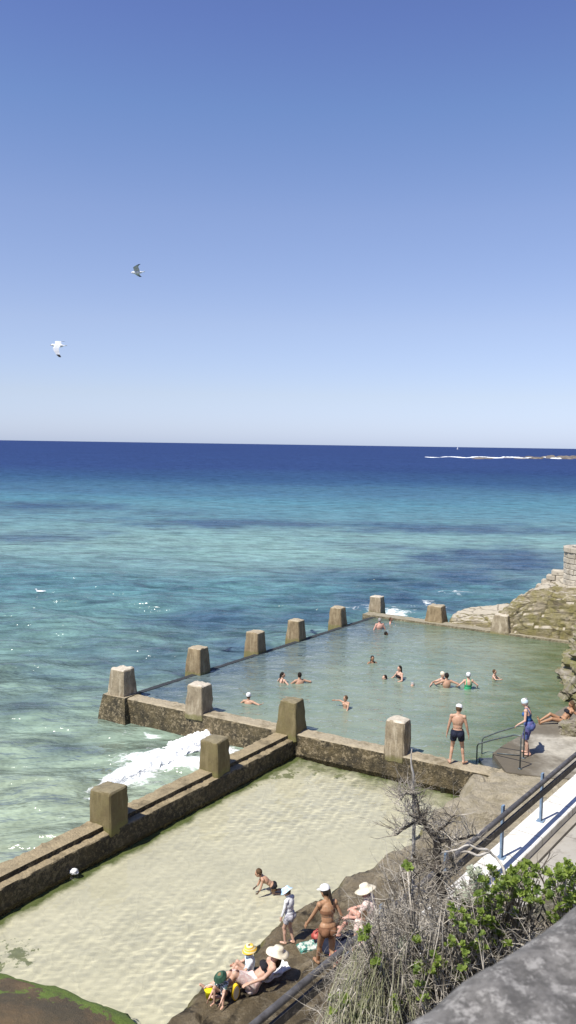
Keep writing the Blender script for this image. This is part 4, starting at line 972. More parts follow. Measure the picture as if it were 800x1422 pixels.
    for q in (-1, 1):
        em = MB(); em.ell(H + Hf * .088 * hs + Hr * q * .031 * hs + Hu * .002, (Hr * .011, Hf * .008, Hu * .007), 10, 6); em.build('eye', EYEM, root)
    lm = MB(); lm.ell(H + Hf * .089 * hs - Hu * .060 * hs, (Hr * .021, Hf * .008, Hu * .007), 10, 6); lm.build('mouth', LIPM, root)
    return root, H

def at_water(px, py, z=PZ): c = pz(px, py, z); return c
D = {'vox': .014}
def swimmer(label, px, py, above, face, skin, h=1.7, **k):
    """upright bather: the top of the head is `above` metres over the water"""
    c = pz(px, py, PZ); kw = dict(LH=(-.42, .28, 1.12), RH=(.42, .28, 1.12), vox=.015); kw.update(k)
    return person(label, (c.x, c.y, PZ + above - h), face, h, skin, **kw)
FACE_AWAY, FACE_CAM, FACE_R, FACE_L = 0, math.pi, -math.pi / 2, math.pi / 2
# ---- bathers in the green pool
swimmer('swimmer with a white swim cap alone near the front wall', 345, 977, .42, R(-20), 'mid', hair='brown', hat=('swimcap', 'white'), wear=[('trunks', 'navy')], RH=(.5, .2, 1.28), h=1.65)
swimmer('pale bather with a dark ponytail facing right', 392, 948, .45, R(-50), 'fair', fem=True, hairstyle='pony', wear=[('suit', 'black')], h=1.62, look=(.8, .6, 0))
swimmer('broad backed bather with short dark hair beside the ponytailed one', 416, 949, .47, R(20), 'mid', heavy=.15, hair='dark', wear=[('trunks', 'black')], RH=(.55, .15, 1.25), LH=(-.25, .4, 1.2))
swimmer('child with goggles stretching one arm out to the left', 480, 984, .48, R(150), 'mid', h=1.25, child=.5, RH=(.62, -.05, .93 + .45), LH=(-.2, .35, .95), hair='brown', wear=[('trunks', 'navy')], look=(.5, .8, 0))
swimmer('bather with wet dark hair alone in the middle of the pool', 517, 921, .36, R(190), 'brown', hair='dark', hairstyle='long', h=1.62, fem=True, wear=[('suit', 'black')])
person('swimmer gliding left with arms forward and head up', tuple(pz(530, 943, PZ) + Vector((.3, 0, -.95))), FACE_L, 1.68, 'fair', pelvis=(0, -.35, .72), tors=(0, .88, .32), fwd=(0, .3, -1), look=(-.35, .8, .1), hup=(0, 0, 1),
       LH=(-.3, .62, .93), RH=(.32, .55, .93), LF=(-.1, -1.1, .55), RF=(.12, -1.1, .6), vox=.015, hair='dark', fem=True, wear=[('suit', 'black')])
swimmer('woman with long dark hair standing shoulder deep, turned left', 555, 943, .58, R(120), 'fair', fem=True, hairstyle='long', hair='dark', wear=[('top', 'black'), ('briefs', 'black')], h=1.66, LH=(-.25, .35, 1.1), RH=(.28, .3, 1.1))
person('grey haired swimmer doing breaststroke towards the viewer', tuple(pz(574, 951, PZ) + Vector((0, .1, -.97))), R(165), 1.7, 'fair', pelvis=(0, -.4, .72), tors=(0, .9, .28), fwd=(0, .3, -1), look=(0, .8, -.25), hup=(0, .3, 1),
       LH=(-.45, .45, .93), RH=(.4, .5, .93), LF=(-.15, -1.1, .55), RF=(.15, -1.1, .6), vox=.015, hair='grey', wear=[('trunks', 'navy')])
swimmer('dark haired man with arms around a companion, back to the viewer', 620, 955, .62, R(8), 'mid', h=1.74, hair='dark', RH=(.52, .12, 1.22), LH=(-.35, .4, 1.2), wear=[('trunks', 'navy')])
swimmer('companion in a cream swim cap held by the dark haired man', 614, 950, .52, R(200), 'fair', h=1.62, fem=True, hair='brown', hat=('swimcap', 'cream'), LH=(.5, .1, 1.35), RH=(.62, .1, 1.22), wear=[('suit', 'pink')])
swimmer('woman in a green swimsuit and white cap, back to the viewer', 650, 957, .66, R(2), 'fair', h=1.66, fem=True, heavy=.1, hair='grey', hat=('swimcap', 'white'), wear=[('suit', 'green')], LH=(-.42, .18, 1.12), RH=(.42, .18, 1.12), pelvis=(0, 0, .95))
swimmer('child standing apart to the right of the bathers', 686, 943, .40, R(-120), 'fair', h=1.2, child=.5, hair='brown', wear=[('trunks', 'black')], RH=(.2, .42, 1.25))
swimmer('bare backed pink bather with pale hair near the far corner block', 527, 874, .62, R(15), 'pink', h=1.75, heavy=.15, hair='grey', wear=[('trunks', 'navy')], LH=(-.28, .2, 1.0), RH=(.28, .2, 1.0))
swimmer('pink bather with head and arms out beside the far corner block', 542, 865, .33, R(-100), 'pink', hair='brown', h=1.7, LH=(-.5, .2, 1.36), RH=(.5, .25, 1.36), wear=[('trunks', 'navy')])
person('swimmer lying flat in the water in front of the pink bather', tuple(pz(532, 882, PZ) + Vector((0, 0, -.99))), R(-80), 1.65, 'brown', pelvis=(0, -.4, .86), tors=(0, .96, .2), fwd=(0, .2, -1), look=(0, .9, .1), hup=(0, 0, 1),
       LH=(-.4, .5, .98), RH=(.4, .5, .98), LF=(-.12, -1.15, .8), RF=(.12, -1.15, .8), vox=.015, hair='dark', wear=[('trunks', 'black')])
# ---- man on the wall
c = on_front(642, 1053); g = pz(641, 1054, .87); g = FW0 + fd * (g - FW0).dot(fd)
person('bare chested man in white cap and dark shorts standing on the pool wall', (g.x, g.y, .87), R(-14), 1.78, 'mid', LF=(-.20, -.05, .085), RF=(.17, .02, .085), LH=(-.32, .03, .80), RH=(.30, .05, .78),
       look=(.35, 1, -.45), hair='brown', hat=('cap', 'white'), wear=[('trunks', 'navy')], toe=((-.3, 1, 0), (.7, .9, 0)), vox=.0105, pelvis=(-.02, -.02, .925))
# ---- woman in blue swimsuit
g = pz(733, 1048, .93)
rail_top = pz(727, 1053, .93) + Vector((0, 0, .98)); rail_end = pz(669, 1047, .7) + Vector((0, 0, .5)); rt = rail_top.lerp(rail_end, .2) + Vector((0, 0, .03))
def to_local(p, o, rz, s): v = Matrix.Rotation(-rz, 3, 'Z') @ (Vector(p) - Vector(o)); return v / s
WR = to_local(rt, (g.x, g.y, .93), R(62), 1.72 / 1.75); WR = WR + (Vector((-.16, 0, 1.38)) - WR).normalized() * .09
print('wrist', WR)
person('woman in a blue swimsuit and pale cap gripping the step handrail', (g.x, g.y, .93), R(62), 1.72, 'fair', fem=True, tors=(0, .18, 1), look=(.1, 1, -.35), LH=tuple(WR), RH=(.15, .14, 1.42), LF=(-.09, -.05, .085), RF=(.09, .06, .085),
       pe=((-.4, -.6, -.6), (.8, -.6, -.5)), hair='grey', hairstyle='bun', hat=('swimcap', 'pale'), wear=[('suit', 'blue'), ('skirt', 'purple')], vox=.0105, palm=((0, 0, -1), (-1, 0, 0)), curl=.8)
# ---- reclining sunbather by the cliff
g = pz(779, 1003, .95)
person('sunbather in a black bikini reclining on the deck at the foot of the cliff', (g.x, g.y, .93), R(97), 1.68, 'tan', pelvis=(0, -.05, .10), tors=(0, -.62, .75), fwd=(0, .8, .6), look=(.2, .9, -.2), hup=(0, 0, 1),
       LH=(-.35, -.50, .04), RH=(.33, -.45, .05), LF=(-.10, .78, .06), RF=(.12, .70, .06), pk=((0, 0, 1), (0, 0, 1)), toe=((0, .35, 1), (0, .35, 1)), fem=True, hair='brown', hairstyle='long', wear=[('top', 'black'), ('briefs', 'black')], vox=.011,
       pe=((0, -1, .3), (0, -1, .3)), palm=((0, 0, -1), (0, 0, -1)))
# ---- people round the sand pool
g = pz(367, 1232, SZ)
person('small child in black trunks wading on hands and knees in the sand pool', (g.x, g.y, -.12), FACE_L + R(8), 1.12, 'mid', pelvis=(0, -.28, .56), tors=(0, .72, .58), fwd=(0, .6, -.7), look=(0, 1, -.25), hup=(0, .2, 1), LH=(-.2, .28, .20), RH=(.16, .35, .2),
       LF=(-.13, -.72, .12), RF=(.13, -.72, .12), pk=((0, .3, -1), (0, .3, -1)), toe=((0, -.5, -.6), (0, -.5, -.6)), child=.75, hair='brown', wear=[('briefs', 'black')], vox=.013, pe=((0, -1, 0), (0, -1, 0)))
g = pz(402, 1310, .6); zg = shelf_z(g.x, g.y)
g = pz(402, 1311, zg)
person('small child in light blue sun hat and white rash vest at the rock edge', (g.x, g.y, zg), R(58), 1.12, 'fair', child=.8, tors=(0, .06, 1), look=(0, .75, -.6), LF=(-.09, .1, .085), RF=(.09, -.08, .085), LH=(-.2, .18, .8), RH=(.2, .2, .8),
       hair='blond', hat=('bucket', 'bluelight'), wear=[('rash', 'white'), ('trunks', 'grey')], vox=.012)
g = pz(454, 1350, .6); zg = shelf_z(g.x, g.y); g = pz(454, 1351, zg)
person('tanned woman with dark hair under a white cap walking away over the rocks', (g.x, g.y, zg), R(20), 1.62, 'tan', fem=True, tors=(.02, .16, 1), look=(-.5, .9, -.35), LF=(-.07, .30, .085), RF=(.10, -.22, .10), LH=(-.34, .34, .78), RH=(.30, .16, .88),
       hair='dark', hairstyle='pony', hat=('cap', 'white'), wear=[('briefs', 'rust'), ('top', 'rust')], vox=.0105, pelvis=(0, 0, .90), pk=((0, 1, .1), (0, 1, 0)))
g = pz(514, 1306, .75); zg = shelf_z(g.x, g.y) + .28
SEAT1 = (g.x, g.y, zg)
person('person in a wide cream sun hat seated with legs towards the water', (g.x, g.y, zg), R(66), 1.66, 'pink', fem=True, heavy=.12, pelvis=(0, 0, .10), tors=(0, .12, 1), look=(0, 1, -.4), LH=(-.18, .42, .22), RH=(.2, .42, .22), LF=(-.13, .62, -.18), RF=(.12, .60, -.18),
       pk=((0, .3, 1), (0, .3, 1)), hair='grey', hat=('sun', 'cream'), wear=[('suit', 'pink'), ('tee', 'pink')], vox=.012, palm=((0, 0, -1), (0, 0, -1)))
g = pz(507, 1352, .75); zg = shelf_z(g.x, g.y)
person('brown haired person in a floral top half hidden by the dry shrub', (g.x, g.y, zg), R(165), 1.55, 'mid', fem=True, pelvis=(0, 0, .55), tors=(0, .10, 1), look=(.2, 1, -.7), LH=(-.2, .35, .55), RH=(.2, .35, .5), LF=(-.15, .38, .085), RF=(.15, .38, .085),
       pk=((0, 1, .3), (0, 1, .3)), hair='brown', hairstyle='long', wear=[('tee', 'floral'), ('trunks', 'floral')], vox=.012)
SEAT2 = (g.x, g.y, zg)
g = pz(346, 1372, .6); zg = shelf_z(g.x, g.y); g = pz(346, 1372, zg)
person('woman in straw hat, black top and pink skirt lounging on one elbow', (g.x, g.y, zg), R(105), 1.66, 'fair', fem=True, pelvis=(0, -.05, .12), tors=(.05, -.75, .52), fwd=(.1, .6, .8), look=(-.3, .8, .2), hup=(0, -.2, 1),
       LH=(-.30, .05, .30), RH=(.30, -.48, .05), LF=(-.16, .56, .07), RF=(.10, .74, .07), pk=((0, 0, 1), (0, 0, 1)), toe=((0, .8, .2), (0, .6, .6)), hair='brown', hairstyle='long', hat=('sun', 'cream'), wear=[('top', 'black'), ('skirt', 'pink')],
       vox=.011, pe=((-.5, -1, .3), (.4, -1, .2)), palm=((0, 0, -1), (0, 0, -1)))
g = pz(346, 1358, .5); zg = shelf_z(g.x, g.y); g = pz(346, 1358, zg)
person('child in a yellow striped hat sitting beside the lounging woman', (g.x, g.y, zg - .02), R(95), 1.2, 'fair', child=.6, pelvis=(0, 0, .12), tors=(0, -.05, 1), look=(-.3, 1, -.2), LH=(-.18, .38, .32), RH=(.2, .36, .3), LF=(-.13, .55, .04), RF=(.13, .50, .04),
       pk=((0, .1, 1), (0, .1, 1)), hair='blond', hat=('bucket', 'yellow'), wear=[('tee', 'pale'), ('trunks', 'pale')], vox=.013)
g = pz(309, 1392, .5); zg = shelf_z(g.x, g.y); g = pz(309, 1391, zg)
person('toddler in a dark green sun hat and patterned top squatting on the rock', (g.x, g.y, zg), R(150), .95, 'fair', child=1.0, pelvis=(0, -.10, .22), tors=(0, .30, 1), look=(.1, 1, -.5), LH=(-.24, .45, .30), RH=(.24, .42, .22), LF=(-.17, .22, .08), RF=(.17, .22, .08),
       pk=((-.3, 1, .8), (.3, 1, .8)), hair='blond', hat=('bucket', 'dgreen'), wear=[('tee', 'stripe'), ('trunks', 'navy')], vox=.014)

# ================================================================ PLANTS ON THE BANK
def bark(name, a, b, sc=14):
    n = NT(name); p = n.pos(); return n.fin(n.mix(n.ramp(n.noise(p, sc, 5, .7), [(.38, 0), (.62, 1)]), a, b), .9, n.bump(n.noise(p, 60, 5, .7), .5, .006), .2)
GREYTW = bark('grey_dead_wood', (.56, .51, .43), (.085, .07, .052), 5); DARKTW = bark('dark_dead_bark', (.10, .085, .07), (.035, .03, .026)); PALETW = bark('bleached_wood', (.55, .52, .47), (.30, .27, .23))
STRAW = bark('straw_stems', (.42, .40, .27), (.20, .21, .10), 5)
def leafm(name, a, b):
    n = NT(name); p = n.pos(); n.fin(n.mix(n.ramp(n.noise(p, 9, 3, .6), [(.35, 0), (.65, 1)]), a, b), .42, None, .5)
    n.bsdf.inputs['Transmission Weight'].default_value = 0
    tr = n.n.new('ShaderNodeBsdfTranslucent'); tr.inputs[0].default_value = (a[0] * 1.6, a[1] * 1.6, a[2], 1)
    ms = n.n.new('ShaderNodeMixShader'); ms.inputs[0].default_value = .28; n.set(ms.inputs[1], n.bsdf.outputs[0]); n.set(ms.inputs[2], tr.outputs[0]); n.set(n.out.inputs['Surface'], ms.outputs[0]); return n.m
LEAF = leafm('glossy_green_leaf', (.25, .32, .065), (.08, .13, .03)); SILV = leafm('silver_leaf', (.50, .52, .44), (.34, .38, .30)); OLIVE = leafm('olive_leaf', (.16, .18, .06), (.09, .11, .04))

def twig(mb, rnd, a, d, L, r, depth, crook=.35, up=.12, n_=3, kids=(3, 5)):
    pts = [Vector(a)]; d = Vector(d).normalized(); k = max(3, int(L / .05)); rs = [r]
    k = min(k, 9)
    for i in range(k):
        d = (d + Vector((rnd.gauss(0, crook), rnd.gauss(0, crook), rnd.gauss(0, crook) + up)) * .55).normalized()
        pts.append(pts[-1] + d * L / k); rs.append(r * (1 - .65 * (i + 1) / k))
    mb.tube(pts, rs, n_, cap=False); tips = [(pts[-1], d)]
    if depth > 0:
        for i in range(rnd.randint(*kids)):
            j = rnd.randint(1, len(pts) - 1); dd = (d + Vector((rnd.gauss(0, .8), rnd.gauss(0, .8), rnd.gauss(.1, .7)))).normalized()
            tips += twig(mb, rnd, pts[j], dd, L * rnd.uniform(.35, .65), rs[j] * .62, depth - 1, crook, up, 3, kids)
    return tips
def limb_px(mb, pts, rs, n_=7):
    P = [pd(*p) for p in pts]; out = []; ro = []
    for i in range(len(P) - 1):
        for j in range(4):
            t = j / 4; q = P[i].lerp(P[i + 1], t); out.append(q + Vector((noise.noise(q * 9), noise.noise(q * 9 + Vector((5, 0, 0))), noise.noise(q * 9 + Vector((0, 5, 0))))) * .022); ro.append((rs[i] * (1 - t) + rs[i + 1] * t) * (1 + .25 * noise.noise(q * 25)))
    out.append(P[-1]); ro.append(rs[-1]); mb.tube(out, ro, n_); return out, ro

def dead_tree():
    rnd = random.Random(11); b = pd(640, 1450, 5.9); root = empty('dead_shrub', (b.x, b.y, hill_z(b.x, b.y)), label='bare dead shrub with a crooked dark trunk standing above the handrail', cat='shrub')
    L = root.location; tr = MB(); tw = MB()
    main, _ = limb_px(tr, [(640, 1560, 5.9), (634, 1420, 5.9), (628, 1330, 6.0), (621, 1270, 6.1), (611, 1220, 6.15), (606, 1188, 6.2), (604, 1165, 6.2), (594, 1148, 6.2), (584, 1138, 6.2)], [.05, .045, .04, .036, .034, .032, .032, .026, .02])
    subs = []
    for pts, rs in (([(606, 1168, 6.2), (622, 1166, 6.15), (642, 1164, 6.1), (662, 1161, 6.1)], [.018, .014, .011, .006]), ([(590, 1146, 6.2), (574, 1144, 6.25), (560, 1152, 6.3), (547, 1160, 6.3)], [.016, .013, .011, .006]),
                    ([(603, 1160, 6.2), (618, 1146, 6.1), (632, 1132, 6.1)], [.014, .010, .005]), ([(588, 1142, 6.2), (580, 1120, 6.2), (576, 1106, 6.2)], [.014, .009, .004]), ([(584, 1138, 6.2), (572, 1130, 6.2), (566, 1120, 6.2)], [.012, .008, .004]),
                    ([(575, 1106, 6.2), (564, 1101, 6.2), (556, 1106, 6.2), (557, 1112, 6.2)], [.006, .006, .005, .003]), ([(612, 1212, 6.1), (596, 1200, 6.2), (578, 1196, 6.3), (560, 1204, 6.3)], [.018, .014, .011, .006]),
                    ([(598, 1200, 6.2), (585, 1212, 6.2), (562, 1220, 6.3), (538, 1222, 6.3)], [.014, .011, .008, .004]), ([(624, 1164, 6.1), (628, 1190, 6.1), (633, 1215, 6.1)], [.014, .012, .009])):
        o, r = limb_px(tr, pts, rs, 6); subs.append((o, r))
    for o, r in subs + [(main[18:], [.02] * len(main[18:]))]:
        for j in range(len(o)):
            for q in range(rnd.choice((2, 3, 3))):
                d = Vector((rnd.gauss(0, .8), rnd.gauss(0, .5), abs(rnd.gauss(.55, .5))))
                twig(tw, rnd, o[j], d, rnd.uniform(.08, .24), .0046, 2, .45, .1, 3, (2, 4))
    for j in range(8, len(main) - 8):
        for q in range(2): twig(tw, rnd, main[j], Vector((rnd.gauss(0, .9), rnd.gauss(0, .6), rnd.gauss(-.3, .6))), rnd.uniform(.12, .3), .0042, 1, .4, -.15)
    def shift(m): m.v = [tuple(Vector(v) - L) for v in m.v]
    shift(tr); shift(tw); tr.build('trunk', DARKTW, root); tw.build('twigs', GREYTW, root)
    # bleached curving bough to the right
    b2 = MB(); limb_px(b2, [(612, 1188, 6.1), (628, 1180, 6.0), (652, 1176, 6.0), (676, 1180, 6.0), (690, 1190, 6.0), (700, 1206, 5.95), (708, 1232, 5.9)], [.004, .007, .008, .010, .010, .010, .011]); limb_px(b2, [(640, 1184, 6.0), (662, 1186, 6.0), (680, 1183, 6.0)], [.008, .01, .011]); shift(b2); b2.build('bough', PALETW, root)
dead_tree()
mb = MB(); limb_px(mb, [(570, 1290, 6.35), (572, 1210, 6.4), (574, 1170, 6.4), (575, 1110, 6.4), (574, 1075, 6.4), (572, 1040, 6.4)], [.018, .016, .015, .014, .010, .004]); limb_px(mb, [(570, 1290, 6.35), (568, 1600, 6.3)], [.018, .02])
tag(mb.build('bare_stem', PALETW), 'single bleached upright sapling in front of the tall pale block', 'stem')  # a bare bleached stem standing apart from the dead shrub

def brush():
    rnd = random.Random(21); mb = MB(); gr = MB()
    sil = [(438, 1440), (462, 1368), (486, 1322), (505, 1288), (535, 1258), (552, 1230), (590, 1226), (640, 1226), (690, 1246), (740, 1284), (756, 1330), (700, 1370), (640, 1410), (600, 1460)]
    sx = np.array([s[0] for s in sil]); n_ = 0
    while n_ < 1000:
        px = rnd.uniform(440, 756); py = rnd.uniform(1240, 1460)
        if not in_poly(np.array([px]), np.array([py]), sil)[0]: continue
        n_ += 1; Y = rnd.uniform(5.5, 6.9); t = pd(px, py, Y); bx, by = t.x + rnd.gauss(.1, .3), t.y + rnd.gauss(-.2, .25); bz = hill_z(bx, by)
        bz = max(bz, t.z - 1.3); base = Vector((bx, by, bz)); v = t - base; pts = []; rs = []
        bend = Vector((rnd.gauss(0, .12), rnd.gauss(0, .1), 0)); k = 7
        for i in range(k + 1):
            f = i / k; q = base + v * f + bend * math.sin(f * 3.14) + Vector((noise.noise(base * 3 + Vector((f * 3, 0, n_))), noise.noise(base * 3 + Vector((0, f * 3, n_))), 0)) * .09 * f; pts.append(q); rs.append(.0055 * (1 - .6 * f) + .0012)
        mb.tube(pts, rs, 3, False)
        for q in range(rnd.randint(2, 4)):
            j = rnd.randint(3, k); twig(mb, rnd, pts[j], Vector((rnd.gauss(0, 1), rnd.gauss(0, .6), rnd.gauss(.2, .8))), rnd.uniform(.1, .32), .0034, 1, .35, .02, 3, (1, 3))
    n_ = 0
    while n_ < 2100:
        px = rnd.uniform(440, 756); py = rnd.uniform(1230, 1440)
        if not in_poly(np.array([px]), np.array([py]), sil)[0]: continue
        n_ += 1; t = pd(px, py, rnd.uniform(5.5, 6.9)); twig(mb, rnd, t, Vector((rnd.gauss(0, 1), rnd.gauss(0, .6), rnd.gauss(.1, .7))), rnd.uniform(.12, .38), rnd.uniform(.0022, .0055), 1, .42, .0, 3, (1, 3))
    mb.build('x', GREYTW); o = bpy.data.objects[-1] if False else col.objects[-1]; o.name = 'dry_brush'; tag(o, 'dense tangle of grey leafless twigs covering the bank', kind='stuff')
    # long rush-like stems hanging at the lower edge
    for i in range(1100):
        px = rnd.gauss(505, 48); py = 1290 + 150 * rnd.random() ** .6 + rnd.gauss(0, 8)
        if px < 446 + (1422 - py) * .35 or px > 600: continue
        Y = rnd.uniform(5.3, 6.4); t = pd(px, py, Y); L_ = rnd.uniform(.35, .8); lean = Vector((rnd.gauss(.02, .17), rnd.gauss(-.05, .1), 0)); pts = []
        for k in range(6):
            f = k / 5; pts.append(t + Vector((0, 0, -L_ * (1 - f))) + lean * (1 - f) + Vector((.04 * math.sin(f * 2.5 + i), 0, 0)) * f * f)
        gr.tube(pts, [.0038, .0038, .0034, .0028, .002, .0008], 3, False)
    o = gr.build('dry_grass', STRAW); tag(o, 'long straw green grass stems at the foot of the dry bank', kind='stuff')
    # low weeds between handrail and brush
    gw = MB()
    for i in range(9000):
        px = rnd.uniform(360, 560); py = rnd.uniform(1320, 1470)
        if py < 1422 - (px - 372) * .62 + 12: continue
        c = pz(px, py, 1.5); s, d = rail_sd(c.x, c.y)
        if d < (.24 if s > 2.3 else -.3) or d > 3: continue
        c.z = max(hill_z(c.x, c.y), shelf_z(c.x, c.y, .8)); h = rnd.uniform(.06, .26); a = rnd.uniform(0, 6.28); w_ = Vector((math.cos(a), math.sin(a), 0)) * .022
        t = c + Vector((rnd.gauss(0, .06), rnd.gauss(0, .06), h)); m = c.lerp(t, .55); gw.add([c, m - w_, t, m + w_], [(0, 1, 2, 3)])
    o = gw.build('low_weeds', OLIVE, smooth=False); tag(o, 'low olive weeds growing between the path and the dry bank', kind='stuff')
brush()

def rosette(mb, rnd, c, up, k=10, L=.062, w=.013):
    up = Vector(up).normalized(); u = up.orthogonal().normalized(); v = up.cross(u)
    for i in range(k):
        a = 2.4 * i + rnd.uniform(-.3, .3); el = .35 + .9 * (1 - i / k) + rnd.uniform(-.15, .15); rad_ = u * math.cos(a) + v * math.sin(a)
        d = (rad_ * math.sin(el) + up * math.cos(el)).normalized(); s = d.cross(up).normalized(); l = L * rnd.uniform(.7, 1.15); ww = w * rnd.uniform(.8, 1.1); nn_ = s.cross(d)
        b = c + up * .01 * i / k; m1 = b + d * l * .45; m2 = b + d * l * .78 - up * l * .03; t = b + d * l - up * l * .10
        mb.add([b, m1 - s * ww * .85 + nn_ * .003, m2 - s * ww * .8, t, m2 + s * ww * .8, m1 + s * ww * .85 + nn_ * .003, m1 - nn_ * .003, m2 - nn_ * .003], [(0, 1, 6), (0, 6, 5), (1, 2, 7, 6), (6, 7, 4, 5), (2, 3, 7), (7, 3, 4)])
def green_shrub(label, base_px, Y, clusters, seed, leaf, nros, stems=None, spread=1.0, L=.048, k=10):
    rnd = random.Random(seed); b = pd(*base_px, Y); zb = hill_z(b.x, b.y); root = empty('leafy_shrub', (b.x, b.y, zb), label=label, cat='shrub'); Lc = root.location
    st = MB(); fo = MB(); b = Vector((b.x, b.y, zb))
    for (px, py, rx_, ry_, w_) in clusters:
        cnt = int(nros * w_)
        c0 = pd(px, py + ry_, Y); 
        mid = b.lerp(c0, .6) + Vector((rnd.gauss(0, .07), rnd.gauss(0, .07), 0)); st.tube([b + Vector((rnd.gauss(0, .12), rnd.gauss(0, .1), 0)), b.lerp(mid, .5) + Vector((rnd.gauss(0, .16), rnd.gauss(0, .1), 0)), mid + Vector((rnd.gauss(0, .06), 0, 0)), c0], [.011, .009, .007, .005], 5)
        for i in range(cnt):
            t = rnd.uniform(0, 6.28); q = math.sqrt(rnd.random()) * rnd.choice((1, 1, 1.35)); qx = px + rx_ * q * math.cos(t); qy = py + ry_ * q * math.sin(t)
            e = pd(qx, qy, Y + rnd.uniform(-.28, .28) * spread); m = c0.lerp(e, .5) + Vector((rnd.gauss(0, .035), rnd.gauss(0, .03), -.02))
            st.tube([mid.lerp(c0, rnd.random()), m, e], [.006, .004, .003], 4)
            up = ((e - c0).normalized() * .7 + Vector((rnd.gauss(0, .35), rnd.gauss(-.1, .35), .8))).normalized(); rosette(fo, rnd, e, up, k + rnd.randint(-2, 3), L)
            if rnd.random() < .5: rosette(fo, rnd, e - up * .035, up, 6, L * .85)
    for m in (st, fo): m.v = [tuple(Vector(v) - Lc) for v in m.v]
    st.build('stems', GREYTW, root); fo.build('foliage', leaf, root, smooth=False)
green_shrub('bright green leafy shrub directly in front of the white parapet', (690, 1420), 5.9, [(712, 1212, 22, 14, .9), (738, 1208, 14, 10, .4), (690, 1235, 26, 22, 1.0), (715, 1238, 24, 20, 1.0), (668, 1250, 18, 22, .6), (682, 1270, 24, 22, .8), (700, 1280, 22, 22, .7), (676, 1300, 18, 18, .4), (698, 1300, 14, 16, .35)], 5, LEAF, 27, L=.040, spread=1.8)
green_shrub('leafy shrub at the right edge of the picture, over the grey path', (790, 1450), 5.5, [(784, 1212, 15, 12, .5), (778, 1230, 18, 18, .8), (800, 1232, 18, 22, .9), (786, 1250, 16, 13, .5), (806, 1256, 12, 16, .4), (820, 1225, 18, 25, .8), (800, 1275, 8, 8, .18), (771, 1272, 8, 7, .14), (790, 1280, 8, 5, .1)], 8, LEAF, 25, L=.040, spread=1.8)
green_shrub('pale silvery leaved plant left of the bright green shrub', (655, 1450), 6.0, [(660, 1222, 14, 14, .6), (650, 1240, 12, 14, .5), (668, 1232, 10, 12, .3), (552, 1335, 14, 12, .3), (562, 1318, 8, 10, .2), (480, 1420, 14, 10, .5)], 12, SILV, 22, L=.045, k=8)
green_shrub('sparse sprigs of yellow green leaves scattered through the dry brush', (600, 1480), 5.8, [(505, 1300, 8, 10, .25), (592, 1342, 16, 12, .3), (604, 1360, 8, 14, .2), (640, 1352, 12, 8, .22), (590, 1380, 12, 14, .25), (566, 1200, 6, 8, .12), (520, 1330, 8, 18, .25), (664, 1318, 10, 10, .25), (545, 1390, 10, 14, .2), (470, 1395, 12, 14, .3), (500, 1400, 10, 16, .2), (575, 1300, 10, 8, .15), (650, 1300, 24, 20, .5), (620, 1320, 24, 20, .4), (740, 1250, 14, 10, .2), (640, 1270, 16, 12, .3)], 15, LEAF, 42, L=.036, k=8, spread=1.8)
def bare_branches():
    rnd = random.Random(6); b = pd(745, 1420, 5.7); root = empty('bare_shrub', (b.x, b.y, hill_z(b.x, b.y)), label='thin leafless branches between the two green shrubs, over the path', cat='shrub'); Lc = root.location
    mb = MB()
    for pts, r in (([(700, 1312, 5.6), (720, 1302, 5.7), (738, 1296, 5.7), (752, 1270, 5.8), (764, 1290, 5.7), (768, 1298, 5.6)], .012), ([(738, 1296, 5.7), (736, 1262, 5.8), (725, 1235, 5.8)], .009), ([(768, 1298, 5.6), (757, 1262, 5.7), (757, 1232, 5.8), (748, 1212, 5.8), (764, 1184, 5.9)], .009),
                   ([(770, 1296, 5.6), (776, 1262, 5.6), (782, 1246, 5.6)], .009), ([(757, 1232, 5.8), (745, 1206, 5.8), (722, 1196, 5.8)], .006), ([(700, 1285, 5.8), (720, 1272, 5.8), (748, 1266, 5.8)], .006), ([(690, 1262, 5.8), (712, 1262, 5.8), (740, 1280, 5.7)], .006),
                   ([(745, 1420, 5.7), (765, 1340, 5.6), (768, 1298, 5.6)], .016), ([(745, 1420, 5.7), (705, 1350, 5.6), (700, 1312, 5.6)], .016)):
        o, _ = limb_px(mb, pts, [r * (1 - .12 * i) for i in range(len(pts))], 5)
        for j in range(0, len(o), 2): twig(mb, rnd, o[j], Vector((rnd.gauss(0, .8), rnd.gauss(0, .4), rnd.gauss(.5, .5))), rnd.uniform(.06, .2), r * .35, 1, .35, .1, 3, (1, 3))
    mb.v = [tuple(Vector(v) - Lc) for v in mb.v]; mb.build('branches', bark('brown_grey_bark', (.20, .17, .14), (.09, .075, .06)), root)
bare_branches()

